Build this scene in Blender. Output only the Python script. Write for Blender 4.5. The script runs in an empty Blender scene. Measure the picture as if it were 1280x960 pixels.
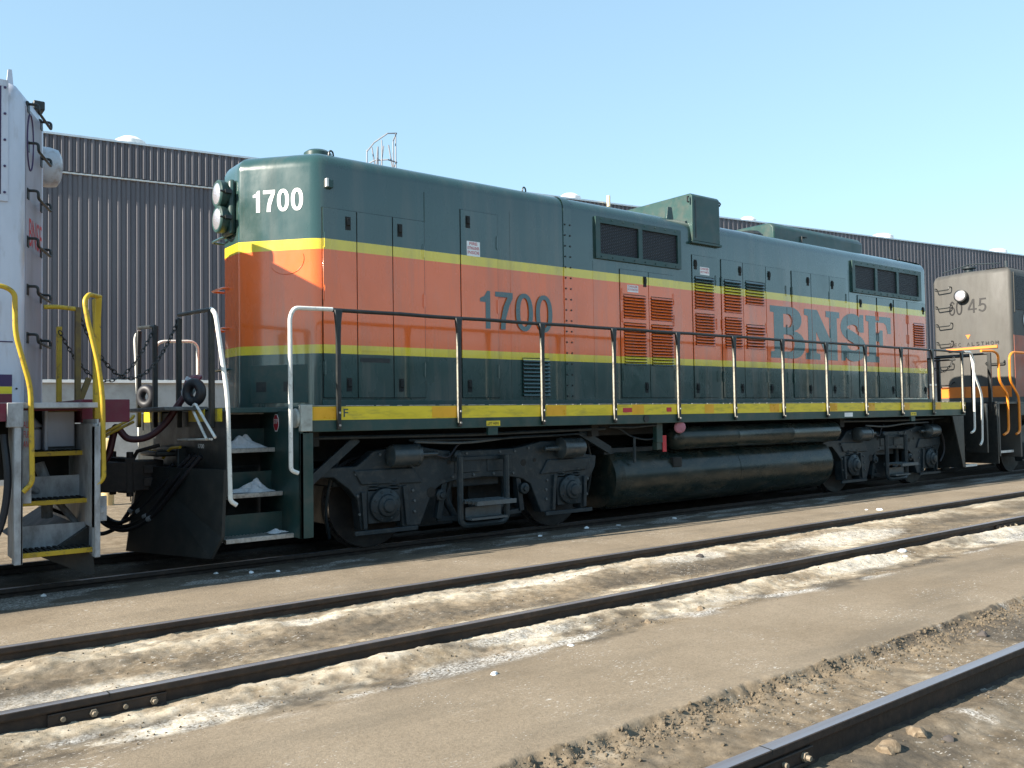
import bpy, bmesh, math, random
import numpy as np
from mathutils import Vector, Matrix

random.seed(7); rng = np.random.default_rng(7)
S = bpy.context.scene
C = S.collection
R = math.radians

# ------------------------------------------------------------------ camera
cam_d = bpy.data.cameras.new('camera'); cam = bpy.data.objects.new('camera', cam_d); C.objects.link(cam)
cam_d.sensor_width = 36.0; cam_d.lens = 36 * 1092.08 / 1280; cam_d.clip_start = 0.05; cam_d.clip_end = 3000
yaw, pitch, roll = 0.660315807797331, 0.0354517003664112, -0.01557577964355186
Fv = Vector((math.sin(yaw)*math.cos(pitch), math.cos(yaw)*math.cos(pitch), math.sin(pitch)))
Rv = Vector((math.cos(yaw), -math.sin(yaw), 0)); Uv = Rv.cross(Fv)
r_ = Rv*math.cos(roll) + Uv*math.sin(roll); u_ = -Rv*math.sin(roll) + Uv*math.cos(roll)
M = Matrix((r_, u_, -Fv)).transposed().to_4x4(); M.translation = Vector((-4.848173568, -9.761248648, 1.478592786))
cam.matrix_world = M
S.camera = cam

# ------------------------------------------------------------------ sky, sun, exposure
SUN_TO = Vector((-1.0, 0.105, 0.57)).normalized()          # towards the sun
el = math.asin(SUN_TO.z); az = math.atan2(SUN_TO.x, SUN_TO.y)
W = bpy.data.worlds.new('World'); S.world = W; W.use_nodes = True
wn = W.node_tree; wn.nodes.clear()
sky = wn.nodes.new('ShaderNodeTexSky'); sky.sky_type = 'NISHITA'; sky.sun_disc = False
sky.sun_elevation = el; sky.sun_rotation = az
sky.altitude = 1600; sky.air_density = 1.0; sky.dust_density = 0.35; sky.ozone_density = 0.8
bg = wn.nodes.new('ShaderNodeBackground'); bg.inputs['Strength'].default_value = 0.15
wo = wn.nodes.new('ShaderNodeOutputWorld')
tint = wn.nodes.new('ShaderNodeMix'); tint.data_type = 'RGBA'; tint.blend_type = 'MULTIPLY'; tint.inputs[0].default_value = 1; tint.inputs[7].default_value = (1.06, 1.38, 1.50, 1)
gam = wn.nodes.new('ShaderNodeGamma'); gam.inputs[1].default_value = .45; wn.links.new(sky.outputs[0], gam.inputs[0]); wn.links.new(gam.outputs[0], tint.inputs[6]); wn.links.new(tint.outputs[2], bg.inputs[0]); wn.links.new(bg.outputs[0], wo.inputs[0])
sd = bpy.data.lights.new('sun', 'SUN'); sd.energy = 5.0; sd.angle = R(0.5); sd.color = (1.0, 0.92, 0.80)
so = bpy.data.objects.new('sun', sd); C.objects.link(so)
so.rotation_euler = SUN_TO.to_track_quat('Z', 'Y').to_euler(); so.location = (-20, 0, 20)
S.view_settings.view_transform = 'Standard'; S.view_settings.look = 'None'
S.view_settings.exposure = 1.4; S.view_settings.gamma = 1; S.view_settings.use_curve_mapping = False
S.render.engine = 'CYCLES'; S.cycles.max_bounces = 5; S.cycles.use_denoising = True

# ------------------------------------------------------------------ materials
def nt(name):
    m = bpy.data.materials.new(name); m.use_nodes = True
    t = m.node_tree; return m, t, t.nodes['Principled BSDF']
def N(t, kind, **kw):
    n = t.nodes.new(kind)
    for k, v in kw.items():
        if k.startswith('i_'): n.inputs[k[2:].replace('_', ' ')].default_value = v
        else: setattr(n, k, v)
    return n
def tc(t): return t.nodes.new('ShaderNodeTexCoord').outputs['Object']
def noise(t, co, scale, detail=4, rough=.55, stretch=None):
    if stretch:
        mp = N(t, 'ShaderNodeMapping'); mp.inputs['Scale'].default_value = stretch
        t.links.new(co, mp.inputs[0]); co = mp.outputs[0]
    n = N(t, 'ShaderNodeTexNoise', i_Scale=scale, i_Detail=detail, i_Roughness=rough); t.links.new(co, n.inputs['Vector'])
    return n.outputs['Fac']
def ramp(t, fac, stops, interp='LINEAR'):
    r = t.nodes.new('ShaderNodeValToRGB'); e = r.color_ramp.elements; r.color_ramp.interpolation = interp
    while len(e) < len(stops): e.new(0.5)
    for q, (p, c) in zip(e, stops):
        q.position = p; q.color = (c, c, c, 1) if isinstance(c, (int, float)) else (*c, 1)
    t.links.new(fac, r.inputs[0]); return r.outputs[0]
def mixc(t, fac, a, b, mode='MIX'):
    m = t.nodes.new('ShaderNodeMix'); m.data_type = 'RGBA'; m.blend_type = mode; m.clamp_factor = True
    if isinstance(fac, (int, float)): m.inputs[0].default_value = fac
    else: t.links.new(fac, m.inputs[0])
    for i, v in ((6, a), (7, b)):
        if isinstance(v, tuple): m.inputs[i].default_value = (*v, 1)
        else: t.links.new(v, m.inputs[i])
    return m.outputs[2]
def math_(t, op, a, b=None):
    m = N(t, 'ShaderNodeMath', operation=op)
    for i, v in enumerate((a, b)):
        if v is None: continue
        if isinstance(v, (int, float)): m.inputs[i].default_value = v
        else: t.links.new(v, m.inputs[i])
    return m.outputs[0]
def bump(t, bs, h, strength=.3, dist=.01):
    b = N(t, 'ShaderNodeBump'); b.inputs['Strength'].default_value = strength; b.inputs['Distance'].default_value = dist
    t.links.new(h, b.inputs['Height']); t.links.new(b.outputs[0], bs.inputs['Normal'])
def mat(name, col, rough=.5, metal=0., dirt=None, amt=.5, scale=3., bmp=0., bscale=30., stretch=None, spec=.5, lo=.45, hi=.7, coat=0.):
    m, t, b = nt(name); co = tc(t)
    b.inputs['Roughness'].default_value = rough; b.inputs['Metallic'].default_value = metal
    b.inputs['Specular IOR Level'].default_value = spec; b.inputs['Coat Weight'].default_value = coat
    f = noise(t, co, scale, 6, .6, stretch)
    var = mixc(t, ramp(t, f, [(.3, .82), (.7, 1.12)]), (0, 0, 0), col)
    if dirt is not None:
        g = noise(t, co, scale*2.3, 6, .65, stretch)
        k = ramp(t, g, [(lo, 0.), (hi, amt)]); var = mixc(t, k, var, dirt)
    t.links.new(var, b.inputs['Base Color'])
    rr = ramp(t, f, [(.3, max(rough-.08, .02)), (.7, min(rough+.12, 1))]); t.links.new(rr, b.inputs['Roughness'])
    if bmp: bump(t, b, noise(t, co, bscale, 5), bmp, .01)
    return m
GREEN = (.019, .056, .050); ORANGE = (.86, .138, .008); YELLOW = (.76, .58, .025)
def striped(name, rough=.18):
    m, t, b = nt(name); co = tc(t)
    sp = N(t, 'ShaderNodeSeparateXYZ'); t.links.new(co, sp.inputs[0])
    z = math_(t, 'MULTIPLY', sp.outputs[2], .2)
    col = ramp(t, z, [(0, GREEN), (2.172/5, YELLOW), (2.2846/5, ORANGE), (3.335/5, YELLOW), (3.454/5, GREEN)], 'CONSTANT')
    big = noise(t, co, .9, 5, .6)
    col = mixc(t, ramp(t, big, [(.3, .86), (.7, 1.05)]), (0, 0, 0), col)
    st = noise(t, co, 4.5, 5, .6, (1, 1, .09))                    # rain streaks
    low = ramp(t, z, [(1.6/5, .7), (2.3/5, .36), (4.4/5, .22)])
    k = math_(t, 'MULTIPLY', ramp(t, st, [(.5, 0.), (.72, 1.)]), low)
    col = mixc(t, k, col, (.16, .13, .10))
    fine = noise(t, co, 60, 3, .7)
    col = mixc(t, ramp(t, fine, [(.66, 0.), (.74, .35)]), col, (.11, .09, .07))
    t.links.new(col, b.inputs['Base Color'])
    rr = mixc(t, ramp(t, noise(t, co, 2.2, 5, .6, (1, 1, .4)), [(.35, 0.), (.7, 1.)]), (rough,)*3, (rough+.2,)*3)
    t.links.new(rr, b.inputs['Roughness'])
    b.inputs['Specular IOR Level'].default_value = .5
    b.inputs['Coat Weight'].default_value = .75; b.inputs['Coat Roughness'].default_value = .07; b.inputs['Coat IOR'].default_value = 1.6
    hh = math_(t, 'ADD', noise(t, co, 1.5, 2, .5), math_(t, 'MULTIPLY', noise(t, co, 7, 2, .5), .10)); bump(t, b, hh, .32, .035)
    return m
m_hood = striped('striped_locomotive_paint')
m_green = mat('dark_green_paint', GREEN, .38, dirt=(.09, .08, .065), amt=.5, scale=2.5, bmp=.05)
m_letter = mat('green_lettering_paint', (.036, .080, .084), .25, dirt=(.30, .09, .035), amt=.4, scale=9, lo=.56, hi=.75, coat=.8)
m_yel = mat('yellow_paint', YELLOW, .4, dirt=(.20, .15, .05), amt=.45, scale=2.2, stretch=(1, 1, 4), lo=.5)
m_refl = mat('orange_reflector', (.78, .40, .02), .3)
m_white = mat('white_handrail_paint', (.72, .71, .66), .4, dirt=(.25, .22, .18), amt=.5, scale=7, lo=.55)
m_wht = mat('white_decal', (.82, .82, .80), .45)
m_red = mat('red_decal', (.50, .03, .04), .45)
m_black = mat('black_paint', (.014, .017, .017), .42, dirt=(.06, .05, .04), amt=.4, scale=6)
m_grime = mat('oily_running_gear', (.018, .028, .034), .42, dirt=(.075, .075, .070), amt=.6, scale=5, bmp=.3, bscale=35, lo=.50, hi=.78, spec=.32)
m_frame = mat('sooty_underframe', (.012, .013, .012), .8, dirt=(.04, .032, .025), amt=.5, scale=3)
m_tank = mat('glossy_tank_paint', (.012, .021, .019), .24, dirt=(.065, .055, .038), amt=.75, scale=3, bmp=.04, bscale=6, stretch=(.4, 1, 1), spec=.32)
m_steel = mat('polished_steel', (.55, .55, .56), .28, 1., scale=20)
m_worn = mat('worn_tread_steel', (.50, .48, .44), .45, .4, dirt=(.16, .14, .12), amt=.7, scale=12)
m_rail = mat('rusty_rail_web', (.030, .021, .016), .7, dirt=(.085, .052, .034), amt=.5, scale=6, bmp=.3)
m_head = mat('rail_running_surface', (.34, .34, .37), .34, .65, dirt=(.22, .20, .20), amt=.5, scale=2, stretch=(.1, 5, 1))
m_hose = mat('black_rubber', (.012, .012, .016), .5)
m_maroonhose = mat('maroon_cable', (.06, .012, .018), .45)
m_ice = mat('crusted_white_salt', (.72, .72, .74), .7, dirt=(.45, .42, .38), amt=.6, scale=8, bmp=.8, bscale=25)
m_glass = mat('lamp_glass', (.60, .58, .62), .12, .6, spec=.8, bmp=.6, bscale=45)
m_silver = mat('silver_grey_paint', (.56, .58, .66), .36, .0, dirt=(.28, .24, .22), amt=.55, scale=2.5, stretch=(1, 1, .25), bmp=.04, lo=.52)
m_silverd = mat('grimy_white_step_paint', (.40, .41, .42), .5, dirt=(.10, .09, .08), amt=.75, scale=3.5, stretch=(1, 1, .5), lo=.42)
m_maroon = mat('maroon_paint', (.15, .010, .030), .42, dirt=(.12, .05, .05), amt=.4, scale=3)
m_purple = mat('purple_trim_paint', (.05, .025, .09), .5)
m_yelrail = mat('worn_yellow_handrail', (.52, .34, .018), .45, dirt=(.05, .03, .04), amt=.8, scale=5, lo=.55, hi=.68)
m_tan = mat('weathered_grey_paint', (.070, .066, .058), .6, dirt=(.042, .037, .032), amt=.6, scale=2.2, stretch=(1, 1, .3), bmp=.05)
m_orrail = mat('orange_handrail_paint', (.80, .25, .02), .4)
m_orange = mat('orange_band_paint', (.80, .20, .02), .5, dirt=(.5, .16, .04), amt=.3)
m_darkgrey = mat('faded_dark_lettering', (.014, .013, .013), .6)
m_window = mat('dark_window', (.012, .012, .014), .15)
m_conc = mat('painted_concrete', (.40, .40, .39), .8, dirt=(.25, .24, .22), amt=.6, scale=1.2, bmp=.2)
m_galv = mat('galvanised_steel', (.62, .64, .66), .4, .6)
m_vent = mat('white_roof_vent', (.75, .74, .72), .5)
def grille_mat():
    m, t, b = nt('expanded_metal_grille'); co = tc(t)
    mp = N(t, 'ShaderNodeMapping'); mp.inputs['Scale'].default_value = (1, 1, 1); t.links.new(co, mp.inputs[0])
    w1 = N(t, 'ShaderNodeTexWave', wave_type='BANDS', bands_direction='X', i_Scale=9.0, i_Distortion=.4); t.links.new(co, w1.inputs[0])
    w2 = N(t, 'ShaderNodeTexWave', wave_type='BANDS', bands_direction='DIAGONAL', i_Scale=14.0); t.links.new(co, w2.inputs[0])
    k = math_(t, 'MULTIPLY', w1.outputs['Fac'], w2.outputs['Fac'])
    c = mixc(t, ramp(t, k, [(.35, 0.), (.8, 1.)]), (.004, .004, .006), (.055, .055, .075))
    t.links.new(c, b.inputs['Base Color']); b.inputs['Roughness'].default_value = .6
    bump(t, b, k, .8, .01); return m
m_grille = grille_mat()
def clad_mat():
    m, t, b = nt('ribbed_steel_cladding'); co = tc(t)
    c = mixc(t, ramp(t, noise(t, co, .5, 5, .6, (1, 1, .25)), [(.3, 0.), (.75, 1.)]), (.092, .083, .094), (.150, .138, .150))
    t.links.new(c, b.inputs['Base Color']); b.inputs['Roughness'].default_value = .5; b.inputs['Metallic'].default_value = .15
    return m
m_clad = clad_mat()

# ------------------------------------------------------------------ builders
ORI = {}
class MB:
    def __init__(s): s.v = []; s.f = []; s.m = []
    def add(s, vs, fs, mi=0):
        o = len(s.v); s.v += [tuple(p) for p in vs]
        for f in fs: s.f.append(tuple(i+o for i in f)); s.m.append(mi)
        return s
    def box(s, x0, x1, y0, y1, z0, z1, mi=0):
        v = [(x, y, z) for z in (z0, z1) for y in (y0, y1) for x in (x0, x1)]
        return s.add(v, [(0, 2, 3, 1), (4, 5, 7, 6), (0, 1, 5, 4), (2, 6, 7, 3), (0, 4, 6, 2), (1, 3, 7, 5)], mi)
    def obox(s, c, ax, ay, az, hx, hy, hz, mi=0):
        c = Vector(c); ax, ay, az = (Vector(a).normalized() for a in (ax, ay, az))
        v = [c + ax*hx*i + ay*hy*j + az*hz*k for k in (-1, 1) for j in (-1, 1) for i in (-1, 1)]
        return s.add(v, [(0, 2, 3, 1), (4, 5, 7, 6), (0, 1, 5, 4), (2, 6, 7, 3), (0, 4, 6, 2), (1, 3, 7, 5)], mi)
    def bar(s, p, q, w, h, up=(0, 0, 1), mi=0):
        p, q = Vector(p), Vector(q); d = (q-p).normalized(); a = d.cross(Vector(up))
        if a.length < 1e-4: a = d.cross(Vector((0, 1, 0)))
        a.normalize(); return s.obox((p+q)/2, d, a, a.cross(d), (q-p).length/2, w/2, h/2, mi)
    def prism(s, poly, ax, a, b, mi=0):
        # poly in the two other axes (x,z for ax=1; x,y for ax=2; y,z for ax=0)
        def P(p, c):
            return (c, p[0], p[1]) if ax == 0 else ((p[0], c, p[1]) if ax == 1 else (p[0], p[1], c))
        n = len(poly); v = [P(p, a) for p in poly] + [P(p, b) for p in poly]
        return s.add(v, [tuple(range(n))[::-1], tuple(range(n, 2*n))] + [(i, (i+1) % n, n+(i+1) % n, n+i) for i in range(n)], mi)
    def tube(s, pts, r, n=10, mi=0, close=False, r2=None):
        pts = [Vector(p) for p in pts]; k = len(pts); rings = []
        a = None
        for i, p in enumerate(pts):
            if close: d = (pts[(i+1) % k]-pts[i-1]).normalized()
            else: d = (pts[min(i+1, k-1)]-pts[max(i-1, 0)]).normalized()
            if a is None:
                a = d.cross(Vector((0, 0, 1)))
                if a.length < 1e-3: a = d.cross(Vector((0, 1, 0)))
            else: a = a - d*a.dot(d)
            a.normalize(); b = d.cross(a)
            rr = r if r2 is None else r+(r2-r)*i/max(k-1, 1)
            rings.append([p + (a*math.cos(2*math.pi*j/n)+b*math.sin(2*math.pi*j/n))*rr for j in range(n)])
        v = [q for g in rings for q in g]; f = []
        for i in range(k if close else k-1):
            i2 = (i+1) % k
            for j in range(n): f.append((i*n+j, i*n+(j+1) % n, i2*n+(j+1) % n, i2*n+j))
        if not close: f += [tuple(range(n))[::-1], tuple(range((k-1)*n, k*n))]
        return s.add(v, f, mi)
    def lathe(s, prof, c, axis, n=32, mi=0):
        # prof: (radius, along) pairs
        axis = Vector(axis).normalized(); a = axis.cross(Vector((0, 0, 1)))
        if a.length < 1e-3: a = axis.cross(Vector((0, 1, 0)))
        a.normalize(); b = axis.cross(a); c = Vector(c); v = []; f = []
        for r, h in prof: v += [c+axis*h+(a*math.cos(2*math.pi*j/n)+b*math.sin(2*math.pi*j/n))*r for j in range(n)]
        for i in range(len(prof)-1):
            for j in range(n): f.append((i*n+j, i*n+(j+1) % n, (i+1)*n+(j+1) % n, (i+1)*n+j))
        f += [tuple(range(n))[::-1], tuple(range((len(prof)-1)*n, len(prof)*n))]
        return s.add(v, f, mi)
    def cyl(s, p, q, r, n=24, mi=0):
        p, q = Vector(p), Vector(q); return s.lathe([(r, 0), (r, (q-p).length)], p, q-p, n, mi)
    def build(s, name, mats, parent=None, at=None, smooth=35, bevel=0., seg=2):
        me = bpy.data.meshes.new(name); base = ORI[parent.name] if parent else Vector((0, 0, 0))
        at = base if at is None else Vector(at)
        me.from_pydata([Vector(p)-at for p in s.v], [], s.f)
        for m in (mats if isinstance(mats, (list, tuple)) else [mats]): me.materials.append(m)
        me.polygons.foreach_set('material_index', s.m)
        bm = bmesh.new(); bm.from_mesh(me); bmesh.ops.recalc_face_normals(bm, faces=bm.faces); bm.to_mesh(me); bm.free()
        if smooth:
            me.shade_smooth(); me.set_sharp_from_angle(angle=R(smooth))
        o = bpy.data.objects.new(name, me); C.objects.link(o)
        o.location = at-base; o.parent = parent; ORI[o.name] = at
        if bevel:
            b = o.modifiers.new('bevel', 'BEVEL'); b.width = bevel; b.segments = seg; b.limit_method = 'ANGLE'; b.angle_limit = R(40)
        return o
def thing(name, loc, label, cat, group=None):
    o = bpy.data.objects.new(name, None); C.objects.link(o); o.location = loc; ORI[o.name] = Vector(loc)
    o.empty_display_size = .3
    return tag(o, label, cat, group)
def tag(o, label=None, cat=None, group=None, kind=None):
    for k, v in (('label', label), ('category', cat), ('group', group), ('kind', kind)):
        if v: o[k] = v
    return o
def dup(o, at, parent=None, label=None):
    c = o.copy(); C.objects.link(c); p = parent if parent else o.parent
    c.parent = p; base = ORI[p.name] if p else Vector((0, 0, 0))
    c.location = Vector(at)-base; ORI[c.name] = Vector(at)
    for ch in list(o.children):
        d = ch.copy(); C.objects.link(d); d.parent = c; ORI[d.name] = ORI[ch.name]-ORI[o.name]+Vector(at)
    if label: c['label'] = label
    return c
def smooth_path(pts, n=6):
    P = [Vector(p) for p in pts]; P = [2*P[0]-P[1]]+P+[2*P[-1]-P[-2]]; out = []
    for i in range(1, len(P)-2):
        for k in range(n):
            t = k/n; a, b, c, d = P[i-1:i+3]
            out.append(.5*((2*b)+(c-a)*t+(2*a-5*b+4*c-d)*t*t+(3*b-a-3*c+d)*t**3))
    return out+[P[-2]]
def corner_path(pts, r=.08, n=5):
    P = [Vector(p) for p in pts]; out = [P[0]]
    for i in range(1, len(P)-1):
        a = (P[i-1]-P[i]); b = (P[i+1]-P[i]); rr = min(r, a.length*.49, b.length*.49)
        p, q = P[i]+a.normalized()*rr, P[i]+b.normalized()*rr
        for k in range(n+1):
            t = k/n; out.append(p*(1-t)**2+P[i]*2*t*(1-t)+q*t*t)
    return out+[P[-1]]

# ---- lettering: filled 2D outlines turned into thin raised meshes
def outline_mesh(layers):
    vs, fs = [], []
    for li, contours in enumerate(layers):
        cu = bpy.data.curves.new('outline', 'CURVE'); cu.dimensions = '2D'; cu.fill_mode = 'BOTH'
        for ct in contours:
            sp = cu.splines.new('POLY'); sp.points.add(len(ct)-1); sp.use_cyclic_u = True
            for p, q in zip(sp.points, ct): p.co = (q[0], q[1], 0, 1)
        o = bpy.data.objects.new('outline', cu); C.objects.link(o)
        bpy.context.view_layer.update()
        me = o.evaluated_get(bpy.context.evaluated_depsgraph_get()).to_mesh()
        b = len(vs); vs += [(v.co.x, v.co.y, li*.0006) for v in me.vertices]; fs += [tuple(i+b for i in p.vertices) for p in me.polygons]
        bpy.data.objects.remove(o); bpy.data.curves.remove(cu)
    return vs, fs
def font_mesh(body, bold=0.):
    cu = bpy.data.curves.new('lettering', 'FONT'); cu.body = body; cu.size = 1; cu.offset = bold; cu.align_x = 'LEFT'
    o = bpy.data.objects.new('lettering', cu); C.objects.link(o); bpy.context.view_layer.update()
    me = o.evaluated_get(bpy.context.evaluated_depsgraph_get()).to_mesh()
    vs = [(v.co.x, v.co.y, 0) for v in me.vertices]; fs = [tuple(p.vertices) for p in me.polygons]
    bpy.data.objects.remove(o); bpy.data.curves.remove(cu)
    return fit(vs), fs
def fit(vs):
    a = np.array(vs); lo = a[:, :2].min(0); hi = a[:, :2].max(0)
    a[:, :2] = (a[:, :2]-lo)/(hi-lo); return [tuple(p) for p in a]
def place(vs, o, X, Y, w, h):
    o, X, Y = Vector(o), Vector(X).normalized(), Vector(Y).normalized(); n = X.cross(Y)
    return [o+X*p[0]*w+Y*p[1]*h+n*p[2] for p in vs]
def ell(cx, cy, rx, ry, n=40, p=2.0):
    out = []
    for i in range(n):
        a = 2*math.pi*i/n; c, s_ = math.cos(a), math.sin(a)
        out.append((cx+rx*math.copysign(abs(c)**(2/p), c), cy+ry*math.copysign(abs(s_)**(2/p), s_)))
    return out
def stroke(pts, w, n=6):
    P = smooth_path([(x, y, 0) for x, y in pts], n); L, Rr = [], []
    for i, p in enumerate(P):
        d = (P[min(i+1, len(P)-1)]-P[max(i-1, 0)]).normalized(); q = Vector((-d.y, d.x, 0))
        L.append(p+q*w/2); Rr.append(p-q*w/2)
    return [(p.x, p.y) for p in L+Rr[::-1]]
def digits(txt, wt=.2):
    layers = [[]]; x = 0
    for ch in txt:
        if ch == '1':
            layers[0].append([(x+.02, .70), (x+.02, .70+wt*.62), (x+.16, .86), (x+.25, 1.0), (x+.25+wt*.62, 1.0), (x+.25+wt*.62, 0), (x+.25-wt*.38, 0), (x+.25-wt*.38, .70)]); x += .25+wt*.62+.16
        elif ch == '7':
            layers[0].append([(x, 1), (x, 1-wt*.9), (x+.40, 1-wt*.9), (x+.27, .60), (x+.19, .28), (x+.17, 0), (x+.17+wt*1.05, 0), (x+.19+wt*1.05, .30), (x+.32+wt, .66), (x+.58, .86), (x+.58, 1)]); x += .58+.10
        elif ch == '0':
            layers[0] += [ell(x+.29, .5, .29, .515, 44, 2.25), ell(x+.29, .5, .29-wt*.95, .515-wt*.82, 44, 2.25)[::-1]]; x += .58+.10
        elif ch == '6':
            layers[0] += [ell(x+.28, .31, .28, .32, 40), ell(x+.28, .31, .28-wt*.9, .32-wt*.8, 40)[::-1]]
            while len(layers) < 2: layers.append([])
            layers[1].append(stroke([(x+wt*.45, .33), (x+.10, .66), (x+.22, .90), (x+.36, .94), (x+.49, .80)], wt*.85)); x += .56+.10
        elif ch == '4':
            layers[0] += [[(x+.34, 0), (x+.34, .22), (x, .22), (x, .22+wt*.9), (x+.32, 1), (x+.34+wt*.9, 1), (x+.34+wt*.9, .22+wt*.75), (x+.60, .22+wt*.75), (x+.60, .22), (x+.34+wt*.9, .22), (x+.34+wt*.9, 0)],
                          [(x+.34, .22+wt*.75), (x+.12, .22+wt*.75), (x+.34, .78)]]; x += .60+.10
        elif ch == '5':
            layers[0].append([(x+.10, 1), (x+.53, 1), (x+.53, 1-wt*.85), (x+.22, 1-wt*.85), (x+.18, .66), (x+.02, .47), (x+.02, .44), (x+.05, .44)])
            while len(layers) < 2: layers.append([])
            layers[1].append(stroke([(x+.09, .50), (x+.26, .58), (x+.44, .50), (x+.48, .32), (x+.40, .14), (x+.24, .08), (x+.04, .20)], wt*.9)); x += .56+.10
    vs, fs = outline_mesh(layers); return fit(vs), fs
def slab(ch):
    if ch == 'B':
        o = [(0, 0), (0, .12), (.10, .13), (.10, .87), (0, .88), (0, 1), (.60, 1)] + [(.60+.30*math.sin(a), .765+.235*math.cos(a)) for a in np.linspace(.15, 2.6, 12)] + [(.66, .535)] + [(.64+.35*math.sin(a), .27+.27*math.cos(a)) for a in np.linspace(.35, 2.95, 13)] + [(.64, 0)]
        h1 = [(.37, .60), (.37, .86), (.52, .86)] + [(.52+.11*math.sin(a), .73+.13*math.cos(a)) for a in np.linspace(.2, 2.9, 9)] + [(.52, .60)]
        h2 = [(.37, .13), (.37, .46), (.55, .46)] + [(.55+.13*math.sin(a), .295+.165*math.cos(a)) for a in np.linspace(.2, 2.9, 9)] + [(.55, .13)]
        return [[o, h1, h2]]
    if ch == 'N':
        return [[[(.02, 0), (.02, .12), (.10, .14), (.10, .86), (0, .88), (0, 1), (.36, 1), (.70, .45), (.70, .87), (.60, .88), (.60, 1), (1, 1), (1, .88), (.92, .87), (.92, 0), (.64, 0), (.32, .56), (.32, .13), (.42, .12), (.42, 0)]]]
    if ch == 'S':
        a = stroke([(.80, .66), (.74, .82), (.52, .89), (.27, .84), (.17, .71), (.27, .585), (.52, .50), (.77, .40), (.85, .27), (.74, .15), (.50, .11), (.27, .17), (.16, .34)], .23)
        return [[a], [[(.74, .62), (.72, .80), (.76, 1.0), (.90, 1.0), (.90, .62)], [(.06, 0), (.06, .38), (.22, .38), (.25, .2), (.20, 0)]]]
    return [[[(0, 0), (0, .12), (.10, .13), (.10, .87), (0, .88), (0, 1), (1, 1), (1, .64), (.86, .64), (.80, .82), (.70, .87), (.38, .87), (.38, .58), (.50, .59), (.55, .70), (.66, .70), (.66, .34), (.55, .34), (.50, .45), (.38, .46), (.38, .13), (.50, .12), (.50, 0)]]]
def cut_seams(mb, xs, w=.012):
    bm = bmesh.new(); me = bpy.data.meshes.new('cut'); me.from_pydata([Vector(v) for v in mb.v], [], mb.f); bm.from_mesh(me)
    for x in xs:
        for q in (x-w/2, x+w/2):
            bmesh.ops.bisect_plane(bm, geom=bm.verts[:]+bm.edges[:]+bm.faces[:], plane_co=(q, 0, 0), plane_no=(1, 0, 0))
        bmesh.ops.delete(bm, geom=[f for f in bm.faces if abs(f.calc_center_median().x-x) < w/2], context='FACES')
    out = MB(); bm.verts.index_update(); out.add([v.co[:] for v in bm.verts], [tuple(v.index for v in f.verts) for f in bm.faces]); bm.free()
    bpy.data.meshes.remove(me); return out
def put_text(name, body, o, X, w, h, m, parent, Y=(0, 0, 1), bold=.02, geo=None):
    vs, fs = geo if geo else font_mesh(body, bold)
    return MB().add(place(vs, o, X, Y, w, h), fs).build(name, m, parent, smooth=0)

# ------------------------------------------------------------------ ground: one height field, fine near the tracks
def vnoise(x, y, seed, octs=4, gain=.5):
    g = np.random.default_rng(seed).random((256, 256)); out = 0; a = 1; tot = 0
    for o in range(octs):
        xx, yy = x*2**o + o*17.3, y*2**o + o*9.1
        xi, yi = np.floor(xx).astype(int), np.floor(yy).astype(int); fx, fy = xx-xi, yy-yi
        fx = fx*fx*(3-2*fx); fy = fy*fy*(3-2*fy)
        A = g[xi % 256, yi % 256]; B = g[(xi+1) % 256, yi % 256]; D = g[xi % 256, (yi+1) % 256]; E_ = g[(xi+1) % 256, (yi+1) % 256]
        out = out + a*((A*(1-fx)+B*fx)*(1-fy)+(D*(1-fx)+E_*fx)*fy); tot += a; a *= gain
    return out/tot
def sstep(a, b, t): t = np.clip((t-a)/(b-a), 0, 1); return t*t*(3-2*t)
YA, YB, YC = -3.071, -4.576, -7.354
def curve(x): return 0*x
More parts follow.
